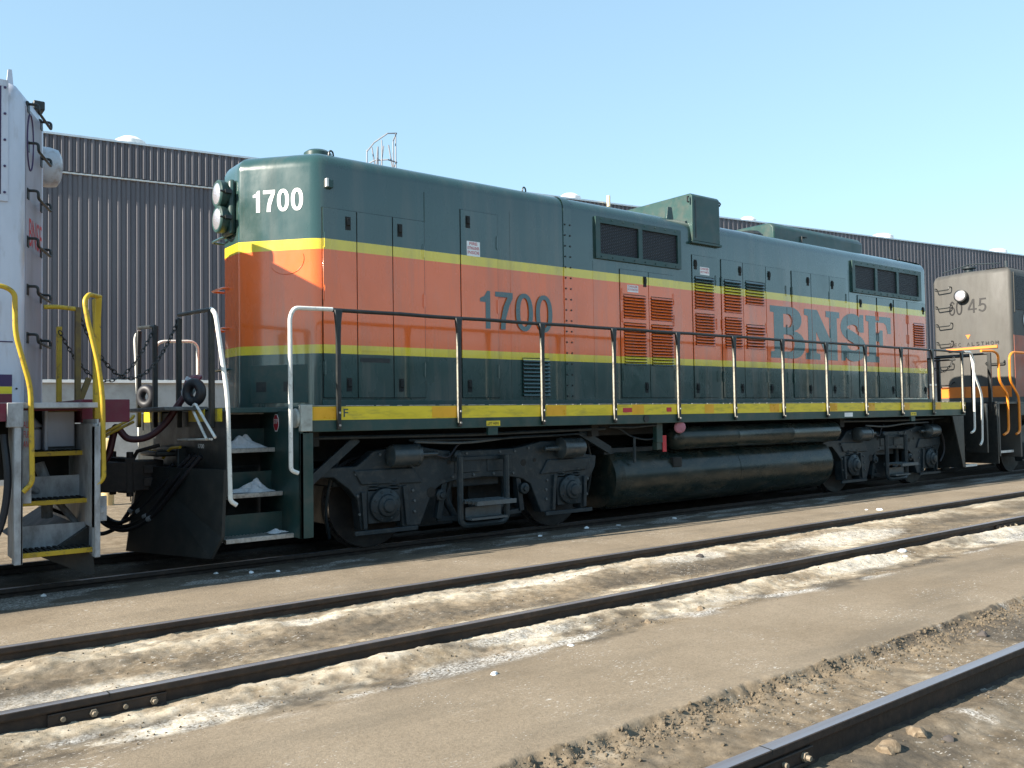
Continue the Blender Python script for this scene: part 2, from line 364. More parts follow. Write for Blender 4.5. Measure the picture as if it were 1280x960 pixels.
def ground_height(x, y):
    """height, sand cover, dark soil and painted shade cover, salt cover, paving cover"""
    n1 = vnoise(x*.9, y*1.4, 1); n2 = vnoise(x*3.2, y*4.2, 2); n3 = vnoise(x*11, y*13, 3, 4, .6); n4 = vnoise(x*.45, y*.6, 4)
    z = np.full_like(x, -.10); sand = np.zeros_like(x); dark = np.zeros_like(x); salt = np.zeros_like(x); pave = np.zeros_like(x)
    t = y + .10*(n1-.5) + .12 + .05*(n2-.5)
    # loco track bed, oily, with the locomotive's shade painted in as darker ground
    bed = sstep(-1.95, -1.45, t)*(1-sstep(1.2, 2.2, t)); dark = np.maximum(dark, bed*(.75+.5*(n2-.5)))
    salt = np.maximum(salt, (sstep(-1.75, -1.4, t)*(1-sstep(-1.0, -.85, t)))*sstep(.50, .66, vnoise(x*1.9, y*5, 31)+.3*(n3-.5))*.6)
    z = z + (n3-.5)*.03*bed + .045*sstep(-.80, -.90, y)*1.0*(1-sstep(-1.0, -3.2, y)) 
    # strip paved almost flush with the rail heads
    strip = sstep(-.95, -1.15, y)*(1-sstep(-3.01, -3.06, y))
    z = z*(1-strip) + strip*(-.022+.010*(n1-.5)+.004*(n3-.5)); pave = np.maximum(pave, strip)
    # between the rails of the middle track
    v = (YA-y)/(YA-YB); mid = ((v > -.01) & (v < 1.01)).astype(float)
    heap = np.exp(-((v-.22-.10*(n1-.5))/.20)**2)*(.35+1.1*n4)
    ripple = (vnoise(x*4, y*7, 33)-.5)*.020 + (vnoise(x*24, y*26, 34, 3, .6)-.5)*.016
    zm = -.095 + .045*heap*sstep(.25, .75, n1+.4*(n2-.5)) + .05*sstep(.62, 1., v) + (n3-.5)*.020 + ripple*(1-sstep(.75, 1, v)*.6)*sstep(0, .03, v)
    z = np.where(mid > .5, zm, z)
    s1 = np.clip(1.15*np.exp(-((v-.16)/.22)**2)*(.25+1.35*vnoise(x*.7, y*1.1, 5)) - .12, 0, 1)*sstep(.30, .58, vnoise(x*1.1, y*3.0, 6)+.30*(n3-.5)+.18)
    s1 = np.maximum(s1, sstep(.72, .95, v)*sstep(.42, .62, vnoise(x*.5+3, y*1.2, 7))*.9)
    s1 = np.maximum(s1, sstep(.46, .64, vnoise(x*.45+8, y*1.1, 30)+.12*(n3-.5))*.95*mid)
    brk = sstep(.36, .58, vnoise(x*2.1, y*3.3, 51)+.28*(n3-.5)+.10*(n1-.5)); s1 = s1*(.30+.70*brk)
    for bx, by, rx, ry in ((-3.9, -4.22, 1.0, .26), (-1.95, -3.42, .36, .16), (5.0, -3.75, 1.3, .36), (.6, -3.35, .9, .14), (2.4, -3.5, .6, .2)):
        d_ = ((x-bx)/rx)**2+((y-by)/ry)**2; q_ = (1-sstep(.35, 1.1, d_+.9*(n2-.5)+.6*(n3-.5))); s1 = np.maximum(s1, q_); salt = np.maximum(salt, .62*q_*mid)
    sand = np.where(mid > .5, s1, sand); dark = np.where(mid > .5, np.clip(.72*np.exp(-((v-.62)/.30)**2)*sstep(.34, .62, n1+.25*(n3-.5)), 0, 1), dark)
    # near side of rail B: sand thrown up against the web, then level paving
    w = YB-y; near = (w > -.01).astype(float)
    edge = -6.57+.05*(vnoise(x*1.1, y*0, 8)-.5)+.05*(vnoise(x*4.5, y*0+2, 9)-.5)
    hb = np.exp(-((w-.15)/.14)**2)*(.2+1.2*vnoise(x*1.15, y*.3, 10))
    hb = hb*(.45+.8*vnoise(x*1.9, y*1.8, 35))*(1-.9*np.exp(-((x+3.65)/.5)**2))
    zn = -.120 + .060*hb + .030*sstep(.35, .85, w) + ((n3-.5)*.016+ripple)*(1-.93*sstep(.45, .72, w))
    z = np.where(near > .5, zn, z)
    wl = w + .42*(vnoise(x*.8, y*1.2, 11)-.5)
    sn = (1-sstep(.30, .66, wl))*sstep(.30, .58, vnoise(x*1.3, y*2.9, 12)+.40*(n3-.5)+.14*hb+.06)
    sn = sn*(.35+.65*sstep(.34, .56, vnoise(x*1.9, y*3.1, 52)+.30*(n3-.5)))
    sb = np.zeros_like(x)
    for bx, by, rx, ry in ((-3.3, -5.02, .55, .16), (3.6, -4.84, .9, .2), (6.8, -4.95, 1.2, .34), (-.9, -4.80, .5, .12)):
        d_ = ((x-bx)/rx)**2+((y-by)/ry)**2; q_ = (1-sstep(.35, 1.1, d_+.9*(n2-.5)+.6*(n3-.5))); sn = np.maximum(sn, q_); sb = np.maximum(sb, .55*q_)
    sand = np.where(near > .5, sn, sand)
    dk = np.maximum((sstep(.22, .45, wl)*(1-sstep(.6, .85, wl)))*sstep(.44, .66, n2)*.75, (1-sstep(.5, .8, w))*sstep(.56, .70, vnoise(x*2.7, y*5, 41))*.55)
    dark = np.where(near > .5, dk, dark)
    sl = (sstep(.28, .5, wl)*(1-sstep(.62, .80, wl)))*sstep(.50, .70, vnoise(x*1.7, y*4.5, 13))
    salt = np.where(near > .5, np.maximum(sl, sb), salt)
    pv = sstep(.55, .80, wl)*near*(y > edge); pave = np.where(near > .5, pv, pave)
    # crumbled edge of the paving, then rough dirt up to and beyond rail C
    q = edge-y; dirt = (q > 0).astype(float)
    lump = vnoise(x*7, y*7, 14, 5, .65); lump2 = vnoise(x*20, y*20, 15, 3, .6)
    rim = np.exp(-((q-.10)/.14)**2)
    zd = -.102-.045*sstep(0, .07, q) + rim*(.052*(lump-.38)+.03*(lump2-.5)) + (lump-.5)*.028 + (lump2-.5)*.012
    zd = zd + .05*np.exp(-((y-(YC-.16))/.10)**2)*(vnoise(x*1.5, y*2, 16)-.35) - .02*sstep(YC-.05, YC-.5, y)
    z = np.where(dirt > .5, zd, z)
    z = np.where(dirt > .5, z, z + near*(1-dirt)*.012*sstep(.5, .9, vnoise(x*5, y*5, 17))*(np.exp(-((edge-y)/.06)**2)))
    dark = np.where(dirt > .5, np.clip(.25+.75*sstep(.42, .68, n1+.3*(lump-.5)) + .3*(YC > y), 0, 1)*.75, dark)
    sand = np.where(dirt > .5, .25*sstep(.58, .75, n2), sand)
    salt = np.where(dirt > .5, .9*sstep(.70, .80, vnoise(x*1.9+4, y*3.5, 18)), salt)
    far = sstep(9, 16, y); z = z*(1-far)+far*-.10
    return z, sand, dark, salt, pave
def axis_pts(fine0, fine1, st, far0, far1, g=1.14):
    a = list(np.arange(fine0, fine1, st)); s_ = st; p = a[-1]
    while p < far1: s_ *= g; p += s_; a.append(p)
    s_ = st; p = a[0]; b = []
    while p > far0: s_ *= g; p -= s_; b.append(p)
    return np.array(b[::-1]+a)
gx = axis_pts(-4.8, 7.5, .020, -900, 1500, 1.03 if False else 1.05); gy = axis_pts(-8.6, -.9, .016, -900, 1500, 1.08)
X, Y = np.meshgrid(gx, gy, indexing='ij'); Zg, sA, dA, wA, pA = ground_height(X.ravel(), Y.ravel())
nx, ny = len(gx), len(gy); idx = np.arange(nx*ny).reshape(nx, ny)
quads = np.stack([idx[:-1, :-1], idx[1:, :-1], idx[1:, 1:], idx[:-1, 1:]], -1).reshape(-1, 4)
gm = bpy.data.meshes.new('ground'); gm.vertices.add(nx*ny); gm.loops.add(quads.size); gm.polygons.add(len(quads))
gm.vertices.foreach_set('co', np.stack([X.ravel(), Y.ravel(), Zg], 1).astype(np.float32).ravel())
gm.loops.foreach_set('vertex_index', quads.astype(np.int32).ravel())
gm.polygons.foreach_set('loop_start', np.arange(0, quads.size, 4, dtype=np.int32)); gm.polygons.foreach_set('loop_total', np.full(len(quads), 4, np.int32))
gm.update(calc_edges=True)
for nm, arr in (('sand', sA), ('dark', dA), ('salt', wA), ('pave', pA)):
    at_ = gm.attributes.new(nm, 'FLOAT', 'POINT'); at_.data.foreach_set('value', arr.astype(np.float32))
gm.shade_smooth()
ground = bpy.data.objects.new('ground', gm); C.objects.link(ground); tag(ground, 'tan dirt and worn paving between the rails with pale spilled sand', 'ground', kind='structure')
def ground_mat():
    m, t, b = nt('yard_dirt'); co = tc(t)
    at = lambda n: N(t, 'ShaderNodeAttribute', attribute_name=n).outputs['Fac']
    big = noise(t, co, .8, 6, .6); med = noise(t, co, 7, 6, .65); fine = noise(t, co, 55, 4, .7); tiny = noise(t, co, 170, 3, .7)
    base = mixc(t, ramp(t, big, [(.35, 0.), (.65, 1.)]), (.222, .175, .122), (.285, .230, .166))
    rough_dirt = mixc(t, ramp(t, med, [(.35, 0.), (.65, 1.)]), (.165, .125, .080), (.285, .225, .155))
    col = mixc(t, at('pave'), rough_dirt, base)
    sandc = mixc(t, ramp(t, med, [(.35, 0.), (.7, 1.)]), (.37, .30, .205), (.68, .605, .485))
    col = mixc(t, at('sand'), col, sandc)
    darkc = mixc(t, ramp(t, med, [(.35, 0.), (.7, 1.)]), (.034, .031, .028), (.078, .068, .056))
    col = mixc(t, at('dark'), col, darkc)
    saltc = math_(t, 'MULTIPLY', at('salt'), ramp(t, fine, [(.40, 0.), (.62, 1.)]))
    col = mixc(t, saltc, col, (.66, .64, .60))
    # scuffs and white flecks
    fl = noise(t, co, 26, 3, .6, (1, 2.2, 1)); fb = noise(t, co, 1.7, 3, .5)
    k = math_(t, 'MULTIPLY', ramp(t, fl, [(.61, 0.), (.665, 1.)]), ramp(t, fb, [(.50, 0.), (.66, .8)]))
    col = mixc(t, k, col, (.60, .57, .52))
    vo = N(t, 'ShaderNodeTexVoronoi', i_Scale=34., i_Randomness=1.); t.links.new(co, vo.inputs['Vector'])
    col = mixc(t, math_(t, 'MULTIPLY', ramp(t, vo.outputs['Distance'], [(.12, 1.), (.18, 0.)]), ramp(t, noise(t, co, 2.6, 4), [(.55, 0.), (.66, .75)])), col, (.62, .60, .57))
    col = mixc(t, ramp(t, fine, [(.3, .74), (.7, 1.08)]), (0, 0, 0), col)
    col = mixc(t, ramp(t, noise(t, co, 18, 5, .7), [(.25, .82), (.55, 1.)]), (0, 0, 0), col)
    col = mixc(t, ramp(t, tiny, [(.28, .82), (.55, 1.0)]), (0, 0, 0), col)
    st = noise(t, co, 1.3, 5, .6, (.25, 1.6, 1))
    col = mixc(t, ramp(t, st, [(.53, 0.), (.70, .45)]), col, (.10, .085, .065))
    t.links.new(col, b.inputs['Base Color']); b.inputs['Roughness'].default_value = .92; b.inputs['Specular IOR Level'].default_value = .25
    h = math_(t, 'ADD', math_(t, 'MULTIPLY', fine, .6), math_(t, 'MULTIPLY', tiny, .35)); bump(t, b, h, .5, .013)
    return m
gm.materials.append(ground_mat())

# ------------------------------------------------------------------ rails
RAILP = [(-.035, 0), (-.036, -.030), (-.030, -.040), (-.010, -.048), (-.009, -.135), (-.070, -.155), (-.070, -.172), (.070, -.172), (.070, -.155), (.009, -.135), (.010, -.048), (.030, -.040), (.036, -.030), (.035, 0), (.031, .0035), (.0201, .0044), (-.0201, .0044), (-.031, .0035)]
def rail(y, label, x0=-70, x1=260, joints=(), shiny=(15, 16)):
    mb = MB(); xs = [x0, -20, -10] + [i*1.0 for i in range(-8, 30)] + [40, 60, 100, x1]; n = len(RAILP)
    v = [(x, y+p[0], p[1]-.0045) for x in xs for p in RAILP]; mb.v = v
    for i in range(len(xs)-1):
        for j in range(n):
            j2 = (j+1) % n; mb.f.append((i*n+j, i*n+j2, (i+1)*n+j2, (i+1)*n+j)); mb.m.append(1 if j in shiny else 0)
    o = mb.build('rail', [m_rail, m_head], smooth=25); tag(o, label, 'rail', 'yard rails')
    for xj in joints:
        jb = MB().prism([(-.30, -.118), (.30, -.118), (.30, -.052), (-.30, -.052)], 1, y-.034, y-.012)
        jb.box(-.30, .30, y-.046, y-.034, -.124, -.108); jb.box(-.30, .30, y-.040, y-.034, -.060, -.050)
        jb.v = [(p[0]+xj, p[1], p[2]) for p in jb.v]
        j = jb.build('joint_bar', m_rail, o, bevel=.003)
        MB().box(xj-.004, xj+.004, y-.0355, y+.033, -.03, .0006).build('rail_gap', m_frame, o, smooth=0)
        for k, dx in enumerate((-.23, -.08, .08, .23)):
            big = k % 2 == 1
            b = MB().lathe([(.022 if big else .013, 0), (.022 if big else .013, .018), (.012, .018), (.012, .04 if big else .022)], (xj+dx, y-.034, -.084), (0, -1, 0), 6 if big else 12)
            b.build('bolt', m_bolt, j)
    return o
m_bolt = mat('sandy_track_bolt', (.22, .18, .13), .8)
rail(-.755, 'rail in the dark shade under the near wheels of the green and orange locomotive')
rail(.755, 'rail behind the wheels on the far side of the green and orange locomotive')
rail(YA, 'rusty rail flush with the sunlit paving just outside the locomotive shadow')
rail(YB, 'rusty rail with a bolted joint at lower left and sand heaped along it', joints=(-3.65, 7.35))
rail(YC, 'nearest rail with a wide polished blue-grey head at lower right', joints=(-1.60,), shiny=(14, 15, 16))

# ------------------------------------------------------------------ warehouse
bd = Vector((.988, -.155, 0)).normalized(); bn = Vector((bd.y, -bd.x, 0)); BP = Vector((-.7, 15.4, 0))
def bw(s_, out, z): return BP+bd*s_+bn*out+Vector((0, 0, z))
wh = thing('warehouse', (10, 13.7, 0), 'long grey ribbed metal warehouse behind the locomotives', 'building')
def ribbed(name, s0, s1, z0, z1, out, pitch, wid, dep, parent):
    mb = MB(); pr = []
    s_ = s0
    while s_ < s1:
        pr += [(s_, out), (s_+pitch-wid-.085, out), (s_+pitch-wid-.04, out+dep), (s_+pitch-.04, out+dep)]; s_ += pitch
    n = len(pr); mb.v = [tuple(bw(a, b, z)) for z in (z0, z1) for a, b in pr]
    for i in range(n-1): mb.f.append((i, i+1, n+i+1, n+i)); mb.m.append(0)
    return mb.build(name, m_clad, parent, smooth=0)
ribbed('wall_cladding', -30, 22.0, 2.58, 8.1, 0, .235, .06, .05, wh); ribbed('wall_cladding', 22.0, 120, 2.58, 8.962, .06, .235, .06, .05, wh)
ribbed('fascia', -30, 22.0, 8.04, 8.96, .06, .18, .055, .05, wh)
def bslab(mb, s0, s1, o0, o1, z0, z1, mi=0):
    p = [bw(s_, o, z) for z in (z0, z1) for o in (o0, o1) for s_ in (s0, s1)]
    return mb.add(p, [(0, 2, 3, 1), (4, 5, 7, 6), (0, 1, 5, 4), (2, 6, 7, 3), (0, 4, 6, 2), (1, 3, 7, 5)], mi)
bslab(MB(), -30, 120, -.3, -.03, -.2, 2.58).build('base_wall', m_conc, wh)
bslab(MB(), -30, 120, -.03, .06, 2.50, 2.575).build('base_trim', m_vent, wh)
bslab(MB(), -30, 22.0, .0, .075, 7.985, 8.025).build('fascia_trim', m_vent, wh)
bslab(MB(), -30, 120, -30, .118, 8.965, 9.02).build('roof', m_galv, wh)
bslab(MB(), -30, -29.7, -30, -.3, 0, 8.96).build('end_wall', m_clad, wh); bslab(MB(), 119.7, 120, -30, -.3, 0, 8.96).build('end_wall', m_clad, wh)
for s_, r_v in ((2.36, .42), (17.6, .42), (26.6, .36), (35.1, .55), (44.1, .50)):
    p = bw(s_, -2, 9.02); MB().lathe([(r_v*.7, 0), (r_v*.7, .42), (r_v, .42), (r_v, .62), (r_v*.55, .74), (.02, .76)], p, (0, 0, 1), 20).build('roof_vent', m_vent, wh)
cg = MB()
for a, b in (((8.86, .1, 9.0), (8.86, .1, 9.70)), ((9.72, .1, 9.0), (9.72, .1, 10.08)), ((9.55, .75, 8.9), (9.55, .75, 10.12)), ((9.22, .1, 9.0), (9.22, .1, 9.85)), ((9.28, .1, 9.0), (9.40, .1, 9.9)),
             ((8.93, .7, 8.9), (8.99, .7, 9.65)), ((9.02, .1, 9.8), (9.16, .1, 9.0)), ((9.45, .4, 9.85), (9.60, .4, 9.0)), ((9.10, .75, 8.9), (9.10, .75, 9.85))):
    cg.tube([bw(*a), bw(*b)], .022, 6)
for z in (9.25, 9.95):
    cg.tube([bw(8.86, .1, z-.3*(z > 9.5)), bw(8.92, .6, z-.15*(z > 9.5)), bw(9.25, .85, z+.1*(z > 9.5)), bw(9.6, .7, z+.2*(z > 9.5)), bw(9.72, .1, z+.15*(z > 9.5))], .022, 6)
cg.build('roof_ladder_cage', mat('dull_grey_steel', (.24, .25, .28), .6), wh)
MB().tube([bw(17.75, .3, 8.8), bw(17.75, .3, 9.2)], .065, 8).build('vent_pipe', mat('cream_pipe_paint', (.62, .55, .36), .5), wh)
# bollards and pale wall clutter seen through the gap between the locomotives
pb = MB().lathe([(.11, 0), (.11, 1.15), (.09, 1.22), (.03, 1.26)], (-.75, 8.0, -.1), (0, 0, 1), 20).build('bollard', mat('faded_yellow_bollard', (.62, .46, .22), .6), at=(-.75, 8, -.1))
tag(pb, 'pale yellow bollard in sun seen through the gap between the locomotives', 'bollard')

# ------------------------------------------------------------------ main locomotive
HY = -.949
lo = thing('locomotive', (6.0, 0, 0), 'green and orange striped diesel locomotive with dark green slab lettering on its side', 'locomotive')
def ring_hood(plan, prof, cap=True):
    """stack inset copies of a plan outline: prof = (z, inset)"""
    n = len(plan); P = [Vector((a, b, 0)) for a, b in plan]; nr = []
    for i in range(n):
        e1 = (P[i]-P[i-1]).normalized(); e2 = (P[(i+1) % n]-P[i]).normalized()
        n1 = Vector((-e1.y, e1.x, 0)); n2 = Vector((-e2.y, e2.x, 0)); q = (n1+n2).normalized(); nr.append(q/max(q.dot(n1), .4))
    mb = MB()
    for z, d in prof: mb.v += [tuple(p+q*d+Vector((0, 0, z))) for p, q in zip(P, nr)]
    for i in range(len(prof)-1):
        for j in range(n): mb.f.append((i*n+j, i*n+(j+1) % n, (i+1)*n+(j+1) % n, (i+1)*n+j)); mb.m.append(0)
    mb.f.append(tuple(range((len(prof)-1)*n, len(prof)*n))); mb.m.append(0)
    mb.f.append(tuple(range(n))[::-1]); mb.m.append(0)
    return mb
def rounded(poly, rs, k=5):
    out = []; n = len(poly)
    for i in range(n):
        p = Vector((*poly[i], 0)); r = rs[i]
        if not r: out.append((p.x, p.y)); continue
        a = (Vector((*poly[i-1], 0))-p).normalized(); b = (Vector((*poly[(i+1) % n], 0))-p).normalized()
        for q in range(k+1):
            t = q/k; s_ = p+a*r*(1-t)**2+b*r*t**2; out.append((s_.x, s_.y))
    return out
plan = rounded([(12.72, HY), (12.78, .949), (-.66, .949), (-1.285, .24), (-1.285, -.22), (-.66, HY)][::-1], [.10, .05, .05, .10, .12, .12][::1] if False else [.11, .04, .04, .07, .05, .085])
if sum(plan[i-1][0]*plan[i][1]-plan[i][0]*plan[i-1][1] for i in range(len(plan))) < 0: plan = plan[::-1]
arc = [(4.255+.19*math.sin(a), .19*(1-math.cos(a))) for a in np.linspace(0, math.pi/2, 9)]
ring_hood(plan, [(1.60, 0), (2.1, 0), (2.6, 0), (3.3, 0), (3.9, 0)]+arc+[(4.455, .55), (4.46, .80)]).build('hood', m_hood, lo, smooth=40)
# base flange along the hood
MB().box(-.64, 12.74, HY-.035, HY-.001, 1.605, 1.67).build('hood_flange', m_green, lo, bevel=.006)
# ---- doors
D0 = HY-.013                                            # outer face of the doors
SEALN = [0]
def door(x0, x1, z0, z1, latch=None, hinge=None, lowlatch=True):
    g = .0055
    d = MB().box(x0+g, x1-g, D0, HY+.002, z0, z1).build('hood_door', m_hood, lo, bevel=.002, seg=1)
    SEALN[0] += 1; MB().box(x0-.003, x1+.003, HY-.0022-.0006*(SEALN[0] % 2), HY+.001, z0-.005, z1+.005).build('door_seal', m_frame, d, smooth=0)
    if latch is not None:
        for z in ((z1-.145, 1.845) if lowlatch else (z1-.145,)):
            MB().box(latch-.032, latch+.032, D0-.004, D0-.0005, z-.075, z+.075).add(*[[(latch-.02, D0-.022, z+.05), (latch+.02, D0-.022, z+.05), (latch+.02, D0-.004, z+.06), (latch-.02, D0-.004, z+.06), (latch-.02, D0-.022, z-.02), (latch+.02, D0-.022, z-.02), (latch+.02, D0-.004, z-.03), (latch-.02, D0-.004, z-.03)], [(0, 1, 2, 3), (4, 5, 6, 7), (0, 1, 5, 4), (1, 2, 6, 5), (3, 2, 6, 7), (0, 3, 7, 4)]]).build('latch', m_frame, d, smooth=0)
    if hinge is not None:
        for z in (z0+.33, z0+1.15, z1-.36):
            MB().cyl((hinge, D0-.006, z-.085), (hinge, D0-.006, z+.085), .007, 8).box(hinge-.022, hinge+.022, D0-.004, D0-.0003, z-.07, z+.07).build('hinge', m_letter if 7.4 < hinge < 11.2 and 2.4 < z < 3.2 else m_hood, d, smooth=0)
    return d
ZB = 1.70
SEAMS = []
for a in [(-.62, -.20, ZB, 3.80, -.31, -.60), (-.20, .263, ZB, 3.80, None, None), (.263, .70, ZB, 3.80, .36, .68), (1.22, 1.793, ZB, 4.02, 1.33, 1.775),
          (3.954, 4.54, ZB, 3.53, 4.46, 3.99), (4.54, 5.09, ZB, 3.53, None, 5.07), (5.51, 6.075, ZB, 3.89, 5.585, 6.06),
          (6.20, 6.744, ZB, 3.885, 6.67, 6.215), (6.744, 7.35, ZB, 3.88, None, 7.335), (7.35, 7.915, ZB, 3.875, 7.44, 7.90),
          (8.076, 8.643, ZB, 3.87, 8.55, 8.09), (8.643, 9.212, ZB, 3.87, None, 9.20), (9.212, 9.755, ZB, 3.87, 9.30, 9.74),
          (10.13, 10.77, ZB, 3.60, 10.22, 10.75), (10.80, 11.38, ZB, 3.60, 11.30, 10.82), (11.41, 11.90, ZB, 3.60, None, 11.88), (11.92, 12.64, ZB, 3.60, 12.54, 11.94)]:
    door(*a); SEAMS += [a[0], a[1]]
# weld seams and the bolted joint strip
for x, z0, z1 in ((.706, 3.80, 4.16), (2.0, 1.7, 4.1), (3.45, 1.7, 3.6), (9.86, 1.7, 4.05)):
    MB().box(x-.006, x+.006, HY-.003, HY+.004, z0, z1).build('weld_seam', m_green if z0 > 3.6 else m_hood, lo, smooth=0)
bs = MB().box(2.905, 3.045, HY-.012, HY+.002, 1.62, 4.255)
bs.add([(x, HY-.012+.19*(1-math.cos(a))+.0, 4.255+.202*math.sin(a)) for x in (2.905, 3.045) for a in np.linspace(0, math.pi/2, 9)], [(i, i+1, 10+i, 9+i) for i in range(8)])
bs = bs.build('joint_strip', m_hood, lo, smooth=40)
bolt0 = MB().lathe([(.013, 0), (.011, .012)], (2.93, HY-.012, 1.72), (0, -1, 0), 6).build('bolt', m_black, bs, at=(2.93, HY-.012, 1.72), smooth=0)
for k in range(17):
    for x in (2.93, 3.02):
        if k or x > 3: dup(bolt0, (x, HY-.012, 1.72+k*.145), bs)
# ---- louvre banks
def louvre(x0, x1, z0, z1, n):
    mb = MB().box(x0, x1, D0-.003, D0+.002, z0, z1, 1); st = (z1-z0)/n
    for k in range(n):
        z = z0+k*st; mb.add([(x0, D0-.026, z+.10*st), (x1, D0-.026, z+.10*st), (x1, D0-.002, z+.80*st), (x0, D0-.002, z+.80*st), (x0, D0-.020, z+.04*st), (x1, D0-.020, z+.04*st), (x1, D0-.002, z+.62*st), (x0, D0-.002, z+.62*st)],
                            [(0, 1, 2, 3), (5, 4, 7, 6), (0, 4, 5, 1), (0, 3, 7, 4), (1, 5, 6, 2)])
    mb.build('louvre', [m_hood, m_frame], lo, smooth=0)
louvre(2.167, 2.613, 1.72, 2.215, 10)
for x0, x1 in ((4.02, 4.47), (4.585, 5.045)): louvre(x0, x1, 2.83, 3.18, 8); louvre(x0, x1, 2.165, 2.775, 14)
louvre(5.565, 6.01, 3.06, 3.57, 11); louvre(5.565, 6.01, 2.50, 3.00, 11)
louvre(6.27, 6.69, 3.05, 3.58, 11); louvre(6.27, 6.69, 2.48, 2.98, 11)
louvre(6.81, 7.29, 3.21, 3.60, 8); louvre(6.81, 7.29, 2.49, 2.89, 8)
louvre(12.14, 12.57, 2.71, 3.19, 10)
# ---- radiator grilles
def grille(x0, x1, z0, z1, panes):
    y = HY; f = MB(); c = [x0]+[v for p in panes for v in p]+[x1]; zt, zb = z1-.085, z0+.075
    f.box(x0, x1, y-.035, y+.002, zt, z1); f.box(x0, x1, y-.035, y+.002, z0, zb)
    for i in range(0, len(c), 2): f.box(c[i], c[i+1], y-.0345, y+.002, zb, zt)
    for k in range(int((x1-x0)/.22)):
        for z in (z1-.03, z0+.03): f.lathe([(.012, 0), (.010, .01)], (x0+.1+k*.22, y-.035, z), (0, -1, 0), 6)
    fr = f.build('radiator_grille', m_green, lo, smooth=0)
    for a, b in panes: MB().box(a-.004, b+.004, y-.008, y+.001, zb-.004, zt+.004).build('grille_panel', m_grille, fr, smooth=0)
grille(3.483, 5.245, 3.637, 4.225, [(3.57, 4.33), (4.41, 5.17)])
grille(9.945, 12.46, 3.645, 4.235, [(10.04, 10.73), (10.81, 11.51), (11.59, 12.35)])
# ---- roof: filter box, hatch, caps, eyes
fb = MB().prism([(-1.0, 4.10), (-1.0, 4.80), (-.96, 4.84), (.96, 4.84), (1.0, 4.80), (1.0, 4.10)], 0, 5.50, 6.15).build('roof_filter_box', m_green, lo, bevel=.012)
MB().box(5.47, 6.18, -1.012, -.94, 4.065, 4.10).build('drip_ledge', m_green, fb, bevel=.004); MB().box(5.56, 5.585, -1.004, -.999, 4.15, 4.74).build('box_seam', m_black, fb, smooth=0)
MB().tube([(5.47, -.96, 4.78), (5.44, -.96, 4.78), (5.44, -.96, 4.70), (5.47, -.96, 4.70)], .014, 6).tube([(6.17, -.98, 4.78), (6.20, -.98, 4.76), (6.17, -.98, 4.72)], .014, 6).build('hinge_loop', m_black, fb)
MB().prism([(5.05, 4.26), (5.26, 4.26), (5.20, 4.60), (5.11, 4.60)], 1, -.86, -.82).build('lifting_bracket', m_green, lo, bevel=.006)
MB().prism([(-.58, 4.40), (-.58, 4.72), (-.50, 4.80), (.50, 4.80), (.58, 4.72), (.58, 4.40)], 0, 8.15, 11.0).build('roof_hatch', m_green, lo, bevel=.03)
MB().tube([(8.95, -.60, 4.45), (8.95, -.60, 4.62), (9.10, -.60, 4.62)], .014, 6).build('hatch_latch', m_black, lo)
MB().lathe([(.24, 0), (.24, .10), (.18, .16), (.05, .18)], (7.75, -.35, 4.44), (0, 0, 1), 20).build('exhaust_cap', m_black, lo)
MB().lathe([(.16, -.05), (.16, .03), (.12, .06), (.02, .07)], (-.45, -.50, 4.50), (0, 0, 1), 24).build('roof_vent', m_green, lo)
for x in (-.42, 2.38, 12.0):
    MB().tube([(x, -.78+.0, 4.36+.055+.05*math.sin(a)) if False else (x+.028*math.cos(a), -.78, 4.455+.05*math.sin(a)) for a in np.linspace(0, 2*math.pi, 13)[:-1]], .011, 6, close=True).build('lifting_eye', m_black, lo)
# ---- nose: headlights, number, grab irons, step light
nz = Vector((-1.285, -.22, 0)); nq = Vector((-.66, -.949, 0)); nx_ = (nq-nz).normalized(); nn = Vector((nx_.y, -nx_.x, 0))
if nn.x > 0: nn = -nn
hb = MB().box(-1.36, -1.28, -.15, .15, 3.56, 4.19).build('headlight', m_green, lo, bevel=.04, seg=3)
for z in (4.03, 3.74):
    MB().lathe([(.125, 0), (.155, .05), (.158, .11), (.145, .125), (.130, .125)], (-1.33, 0, z), (-1, 0, 0), 32).build('lamp_housing', m_green, hb)
    MB().lathe([(.128, 0), (.10, .015), (.02, .022)], (-1.45, 0, z), (-1, 0, 0), 32).build('lens', m_glass, hb)
    MB().tube([(-1.36, -.16, z), (-1.47, -.165, z)], .012, 6).box(-1.42, -1.35, -.20, -.15, z-.02, z+.02).build('bracket', m_black, hb)
g7 = digits('1700', .15)
cen = nz+(nq-nz)*.50+nn*.004
vs, fs = digits('1700', .185); MB().add(place(vs, cen-nx_*.30+Vector((0, 0, 3.775)), nx_, (0, 0, 1), .60, .25), fs).build('road_number', m_wht, lo, smooth=0)
vs, fs = g7; MB().add(place(vs, (1.50, HY-.016, 2.558), (1, 0, 0), (0, 0, 1), 1.18, .49), fs).build('road_number', m_letter, lo, smooth=0)
for z in (3.56, 2.98, 2.52, 2.05):
    MB().tube(corner_path([(-1.26, .10, z), (-1.35, .10, z), (-1.35, .48, z), (-1.20, .48, z)], .05), .014, 8).build('grab_iron', m_hood, lo)
sl = MB().box(-.56, -.50, HY-.05, HY+.001, 4.02, 4.11).build('step_light', m_green, lo, bevel=.006); MB().box(-.585, -.561, HY-.055, HY-.01, 4.03, 4.12).build('shade', m_white, sl, smooth=0)
for t_ in (.28, .62):
    p = nz+(nq-nz)*t_+Vector((0, 0, 1.83)); MB().obox(p, nx_, nn, (0, 0, 1), .06, .006, .055).build('nose_latch', m_black, lo, smooth=0)
